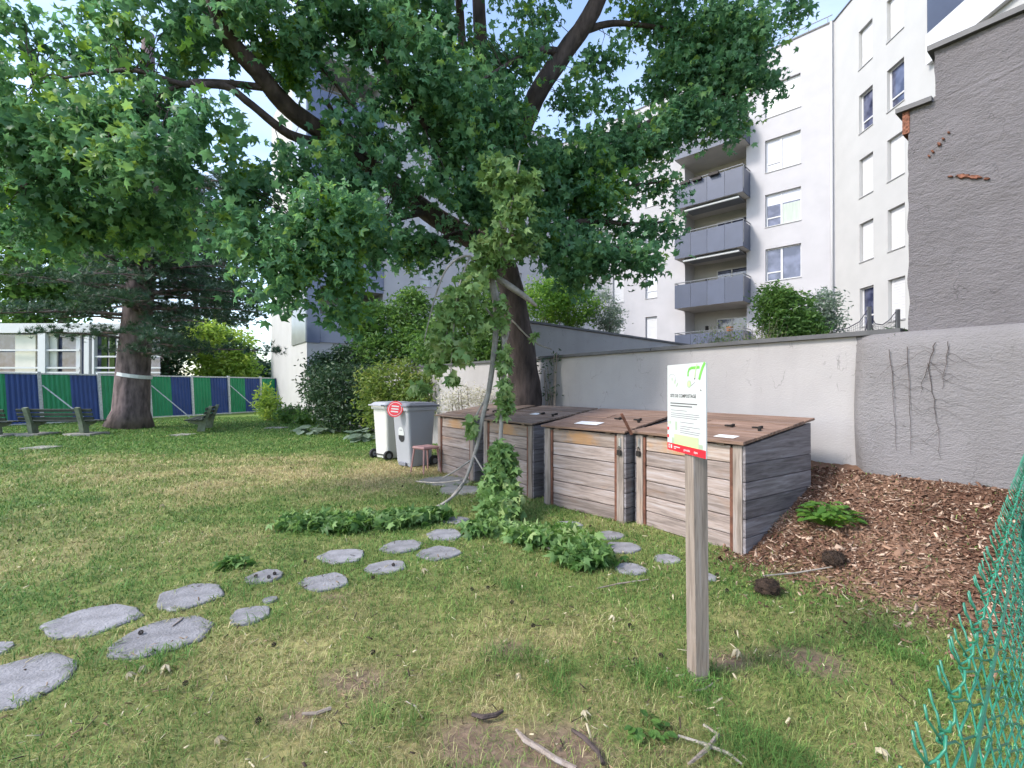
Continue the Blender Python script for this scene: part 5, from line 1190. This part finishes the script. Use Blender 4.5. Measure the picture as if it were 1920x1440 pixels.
dx, dy = np.cos(th), np.sin(th); sx, sy = -dy * wd / 2, dx * wd / 2; z0 = ground_z(x, y) - .004
V = np.zeros((n, 5, 3))
V[:, 0] = np.stack([x + sx, y + sy, z0], 1); V[:, 1] = np.stack([x - sx, y - sy, z0], 1)
mx_, my_, mz = x + dx * ln * .35, y + dy * ln * .35, z0 + h * .65
V[:, 2] = np.stack([mx_ + sx * .8, my_ + sy * .8, mz], 1); V[:, 3] = np.stack([mx_ - sx * .8, my_ - sy * .8, mz], 1)
V[:, 4] = np.stack([x + dx * ln, y + dy * ln, z0 + h * (1 - .5 * (ln / h / 2.2))], 1)
Fb = np.array([(0, 1, 3), (0, 3, 2), (2, 3, 4)])
F = (Fb[None] + (np.arange(n) * 5)[:, None, None]).reshape(-1, 3)
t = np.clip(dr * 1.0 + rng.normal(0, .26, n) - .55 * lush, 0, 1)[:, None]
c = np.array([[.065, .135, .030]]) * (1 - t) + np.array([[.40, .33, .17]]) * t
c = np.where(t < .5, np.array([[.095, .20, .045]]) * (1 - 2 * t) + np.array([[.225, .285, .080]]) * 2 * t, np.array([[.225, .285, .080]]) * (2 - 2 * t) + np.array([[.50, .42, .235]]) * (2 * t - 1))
c *= (rng.uniform(.65, 1.35, n) * (.72 + .56 * fbm(x, y, .33, 93)))[:, None]
c4 = np.repeat(np.concatenate([c, np.ones((n, 1))], 1)[:, None, :], 5, 1).reshape(-1, 4)
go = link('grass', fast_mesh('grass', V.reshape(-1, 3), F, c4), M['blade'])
tag(go, 'short patchy green and straw coloured grass of the lawn', 'grass', kind='stuff'); print('blades', n)

# ------------------------------------------------------------------ wood chips
n = 60000
x = rng.uniform(1.3, 5.0, n); y = rng.uniform(1.8, 5.6, n)
m_ = mulch_mask(x, y); edge = sstep(2.6, 1.6, wall_d(x, y) + .5 * (fbm(x, y, .4, 15) - .5)) * sstep(MULCH_A - .3, MULCH_A + .1, wall_a(x, y)) * .16
kp = (rng.random(n) < np.maximum(m_, edge)) & (wall_d(x, y) > .12) & (wall_a(x, y) > MULCH_A + .03 - .25 * (wall_d(x, y) > 1.62))
x, y = x[kp], y[kp]; n = len(x); print('chips', n)
BXV = np.array([(-1, -.35, -.09), (.9, -.42, -.09), (1.05, .3, -.09), (-.85, .42, -.09), (-1, -.33, .09), (.88, -.40, .09), (1.0, .3, .09), (-.85, .40, .09)], float)
BXF = np.array([(0, 1, 5), (0, 5, 4), (1, 2, 6), (1, 6, 5), (2, 3, 7), (2, 7, 6), (3, 0, 4), (3, 4, 7), (4, 5, 6), (4, 6, 7)])
C = np.stack([x, y, ground_z(x, y) + rng.random(n) * .018], 1)
Rm = orient(n, up=1.2, rnd=.55, droop=0); s = .008 + .016 * rng.random(n) ** 2.0; s *= np.where(rng.random(n) < .03, 1.8, 1)
sc = np.stack([s * rng.uniform(.8, 1.9, n), s * rng.uniform(.7, 1.5, n), s], 1)
V = np.einsum('nij,nkj->nki', Rm, BXV[None] * sc[:, None, :]) + C[:, None, :]
F = (BXF[None] + (np.arange(n) * 8)[:, None, None]).reshape(-1, 3)
t = rng.random(n)[:, None]; t2 = np.clip(fbm(x, y, .5, 19) * 1.6 - .45 + rng.normal(0, .22, n), 0, 1)[:, None]
c = (np.array([[.10, .048, .030]]) * (1 - t2) + np.array([[.30, .185, .125]]) * t2)
c = np.where(t > .87, np.array([[.45, .33, .245]]), c) * rng.uniform(.75, 1.25, n)[:, None]
c4 = np.repeat(np.concatenate([c, np.ones((n, 1))], 1)[:, None, :], 8, 1).reshape(-1, 4)
tag(link('wood_chips', fast_mesh('wood_chips', V.reshape(-1, 3), F, c4), M['chip']), 'heap of brown wood chips banked against the wall', 'wood chips', kind='stuff')

# ------------------------------------------------------------------ dry bits between the blades
XY = grass(5200, 1.2, 9.0, 8); x, y = XY[:, 0], XY[:, 1]; kp = (mulch_mask(x, y) < .5) & (wall_d(x, y) > 1.8) & (fbm(x, y, .6, 27) + .25 * rng.random(len(x)) > .52); x, y = x[kp], y[kp]; n = len(x)
C = np.stack([x, y, ground_z(x, y) + .012 + .02 * rng.random(n)], 1); Rm = orient(n, up=1.2, rnd=.6, droop=0); s = .004 + .007 * rng.random(n) ** 1.5
sc = np.stack([s * rng.uniform(.8, 3.2, n), s * rng.uniform(.5, 1.4, n), s], 1)
V = np.einsum('nij,nkj->nki', Rm, BXV[None] * sc[:, None, :]) + C[:, None, :]; F = (BXF[None] + (np.arange(n) * 8)[:, None, None]).reshape(-1, 3)
t = rng.random(n)[:, None]; c = np.where(t < .35, np.array([[.05, .035, .025]]), np.where(t < .75, np.array([[.22, .15, .09]]), np.array([[.46, .40, .27]]))) * rng.uniform(.7, 1.3, n)[:, None]
c4 = np.repeat(np.concatenate([c, np.ones((n, 1))], 1)[:, None, :], 8, 1).reshape(-1, 4)
tag(link('leaf_litter', fast_mesh('leaf_litter', V.reshape(-1, 3), F, c4), M['chip']), 'scattered dry crumbs and bark bits between the grass blades', 'litter', kind='stuff')

# ------------------------------------------------------------------ litter on the lawn
sb = bpy.data.meshes.new('seed_ball'); bvs, bfs = [], []
tmp = MB()
for k in range(30):                                # spiky ball
    i = k + .5; ph = math.acos(1 - 2 * i / 30); th = math.pi * (1 + 5 ** .5) * i; d = Vector((math.cos(th) * math.sin(ph), math.sin(th) * math.sin(ph), math.cos(ph))); s = d.orthogonal().normalized(); q = d.cross(s)
    tmp.add([d * .55 + s * .25, d * .55 - s * .12 + q * .22, d * .55 - s * .12 - q * .22, d * 1.0], [(0, 1, 3), (1, 2, 3), (2, 0, 3)])
sb.from_pydata(tmp.v, [], tmp.f); sb.materials.append(M['seed'])
SEEDS = [(266, 1196, 'dark seed ball on the broad stepping stone'), (481, 1088, 'left of three dark seed balls on one stepping stone'), (505, 1090, 'middle of three dark seed balls on one stepping stone'), (516, 1083, 'right of three dark seed balls on one stepping stone'), (738, 1065, 'seed ball on the stepping stone right of the front cluster stone'), (573, 1058, 'dark seed ball in the grass left of the lawn stone cluster'), (838, 975, 'seed ball on the stone under the hanging branch'),
 (700, 1089, 'seed ball in the grass behind the front cluster stone'), (885, 1110, 'seed ball in open grass below the leaf heap'), (915, 1107, 'smaller seed ball in open grass below the leaf heap'), (960, 1135, 'seed ball in open grass left of the sign post, farther one'), (1238, 1236, 'dark seed ball left of the sign post foot'), (1343, 1083, 'seed ball right of the sign post'), (1362, 1113, 'seed ball between sign post and dark clump'), (486, 1360, 'seed ball in the grass at the lower left'), (515, 1217, 'seed ball below the half buried stone'), (37, 1016, 'seed ball alone on the far left lawn'), (1145, 905, 'seed ball at the foot of a compost box'), (1107, 990, 'seed ball right of the rear leaf heap'), (860, 915, 'seed ball on the earthy slab'), (1190, 1245, 'seed ball in grass before the sign post, leftmost'), (1345, 850, None), (640, 955, 'seed ball above the long leaf pile'), (420, 900, 'seed ball on the dry lawn band'), (545, 880, 'seed ball on the dry sunlit coloured lawn band, right one'), (755, 915, 'seed ball on lawn in front of the bins'), (820, 930, 'seed ball near the bare hanging stem'), (1000, 1180, 'seed ball in the middle foreground grass'), (1180, 1180, 'seed ball in grass left of the post, farther up'), (700, 1230, 'seed ball in the lower middle grass'), (350, 1290, 'seed ball near the pale dead leaves'), (1600, 1050, None)]
for u, v, lab in SEEDS:
    if not lab: continue
    c = G(u, v); o = bpy.data.objects.new('seed_ball', sb); COL.objects.link(o); s = .017; o.scale = (s, s, s); zs = .017 if any((c.x - q[0]) ** 2 + (c.y - q[1]) ** 2 < (q[2] * .9) ** 2 for q in stones) else .012
    o.location = (c.x, c.y, gz(c.x, c.y) + zs + s * .75); o.rotation_euler = (random.random() * 6, random.random() * 6, 0); tag(o, lab, 'seed ball', 'sweetgum seed balls on the lawn')
for u, v, s, lab in [(795, 1074, .055, 'pale dead leaf alone on the grass below the stone cluster'), (245, 1275, .05, 'pale dead leaf at the lower left, left one'), (270, 1262, .045, 'curled dead leaf at the lower left, middle one'), (312, 1262, .06, 'greenish pale dead leaf at the lower left, right one'), (972, 1275, .05, 'yellow dead leaf in the middle foreground'), (1025, 1248, .035, 'small pale dead leaf in the middle foreground'), (1148, 1165, .045, 'grey dead leaf left of the sign post'), (1380, 1232, .07, 'pale dead leaves right of the sign post foot'), (413, 1396, .05, 'dead leaf at the bottom left'), (1095, 1345, .045, 'brown dead leaf near the foreground sticks'), (1650, 1440 - 20, .06, 'pale dead leaf beside the green fence'), (305, 952, .06, 'pale dead leaf on the far lawn')]:
    c = G(u, v); o = bpy.data.objects.new('dead_leaf', LMD); COL.objects.link(o); s *= .72; o.scale = (s, s * .8, s * 3); o.location = (c.x, c.y, gz(c.x, c.y) + .028); o.rotation_euler = (random.uniform(-.5, .5), random.uniform(-.5, .5), random.uniform(0, 6)); tag(o, lab, 'leaf', 'dead leaves on the lawn')
def twig(label, spec, mat='twig', name='fallen_stick'):
    c = G(*spec[0][:2]); t = thing(name, label, 'stick', (c.x, c.y, 0), 0, 'sticks lying on the lawn'); pts = []; rad = []
    for u, v, w in spec: g = G(u, v); pts.append(Vector((g.x - c.x, g.y - c.y, gz(g.x, g.y) + .018 + w / 2 * g.y / FPX))); rad.append(w / 2 * g.y / FPX)
    MB().tube(pts, rad, 6, wob=.12).build('shaft', M[mat], t); return t
twig('pale bent stick at the bottom edge, middle', [(968, 1375, 6), (985, 1398, 11), (1010, 1412, 12), (1040, 1432, 11), (1080, 1452, 10)], 'postwood')
twig('short dark bark piece in the middle foreground', [(885, 1347, 7), (905, 1353, 9), (930, 1348, 8), (943, 1340, 6)], 'bark')
twig('short brown stick at the lower left foreground', [(568, 1347, 5), (595, 1347, 7), (622, 1338, 8)])
twig('thin pale twig above the bark piece', [(762, 1320, 2), (780, 1330, 3), (793, 1352, 3)], 'postwood')
twig('thin twig on the broad stepping stone', [(325, 1182, 2), (338, 1172, 3), (345, 1165, 2)])
twig('brown root piece at the bottom edge right of the pale stick', [(1072, 1375, 6), (1095, 1392, 9), (1120, 1418, 9), (1130, 1440, 8)], 'bark')
twig('forked pale stick at the bottom edge below the post', [(1290, 1440, 6), (1325, 1412, 9), (1345, 1385, 8), (1318, 1365, 5)], 'postwood')
twig('thin grey twig crossing the forked stick', [(1270, 1385, 4), (1320, 1402, 6), (1365, 1420, 6), (1390, 1440, 5)], 'greytwig')
twig('thin twig against the sign post foot', [(1300, 1300, 3), (1318, 1298, 4), (1345, 1280, 3)], 'postwood')
twig('long thin straw twig right of the leaf heap', [(1120, 1108, 2), (1160, 1100, 2.5), (1215, 1092, 2)], 'postwood')
twig('dry pale twig on the wood chip edge', [(1430, 1085, 3), (1490, 1078, 3), (1560, 1083, 2)], 'greytwig')
for u, v, s, dz, lab in [(1437, 1105, .078, .0, 'shaggy dark brown clump on the grass right of the sign post'), (1562, 1045, .075, .0, 'dark brown clump half buried in the wood chips')]:
    Yc = 3.42 if u < 1500 else 3.75
    c = P(u, v, Yc); z0 = gz(c.x, c.y); t = thing('root_clump', lab, 'clump', (c.x, c.y, z0)); mb = MB(); vs = []; 
    n1, n2 = 10, 14
    for i in range(n1 + 1):
        for k in range(n2):
            ph = math.pi * i / n1; th = 2 * math.pi * k / n2; q = s * (1 + random.uniform(-.13, .13)); vs.append((q * math.sin(ph) * math.cos(th) * 1.15, q * math.sin(ph) * math.sin(th), s * .6 + q * .8 * math.cos(ph)))
    mb.add(vs, [(i * n2 + k, (i + 1) * n2 + k, (i + 1) * n2 + (k + 1) % n2, i * n2 + (k + 1) % n2) for i in range(n1) for k in range(n2)]); mb.build('core', M['clump'], t)
    fz = MB()
    for k in range(160):
        d = Vector((random.gauss(0, 1), random.gauss(0, 1), random.gauss(.3, .8))).normalized(); b0 = Vector((0, 0, s * .6)) + Vector((d.x * 1.15, d.y, d.z * .8)) * s * .9
        fz.tube([b0, b0 + d * s * .25 + Vector((random.gauss(0, .01), random.gauss(0, .01), 0)), b0 + d * s * .3 + Vector((random.gauss(0, .02), random.gauss(0, .02), -.015))], [.0018, .0014, .0008], 3, cap=False)
    fz.build('fibres', M['clump'], t)['kind'] = 'stuff'

# ------------------------------------------------------------------ debris net on the wall top
nt = thing('debris_net', 'black mesh net strung between two short stakes on the wall top', 'net', P(1640, 620, 6.3)); NO = Vector(nt.location)
def nq(u, v, Y=6.3): return P(u, v, Y) - NO
for u, vt in ((1630, 575), (1684, 580)): MB().box(-.022, .022, -.015, .015, -.35, 0, m=Matrix.Translation(nq(u, vt))).build('stake', M['rail'], nt)
spans = [[(1565, 620), (1590, 615), (1612, 603), (1630, 577)], [(1632, 590), (1642, 607), (1655, 609), (1668, 600), (1682, 582)]]
for sp in spans:
    top_ = []
    for i in range(len(sp) - 1):
        for k in range(6): t_ = k / 6; top_.append(((sp[i][0] * (1 - t_) + sp[i + 1][0] * t_), (sp[i][1] * (1 - t_) + sp[i + 1][1] * t_)))
    top_.append(sp[-1]); mb = MB()
    mb.tube([nq(u, v) for u, v in top_], .006, 4)
    for r_ in range(1, 7):
        mb.tube([nq(u, v + (640 - v) * r_ / 7) + Vector((0, random.uniform(-.01, .01), 0)) for u, v in top_], .0018, 3, cap=False)
    for u, v in top_[::1]: mb.tube([nq(u, v), nq(u + random.uniform(-2, 2), 640)], .0018, 3, cap=False)
    mb.build('mesh_net', M['net'], nt)
for sx in (-1, 1): MB().tube([nq(1630, 590), nq(1630 + sx * 12, 640)], .008, 5).build('tie', M['net'], nt)
tp = thing('plant_pot', 'terracotta pot on the lowest visible balcony', 'pot', Vector(blk.location))
tp.rotation_euler = blk.rotation_euler
b = MB(); b.tube([(-4.5, -.75, 4.30), (-4.5, -.75, 4.62)], [.12, .18], 12); b.build('pot', M['terra'], tp)
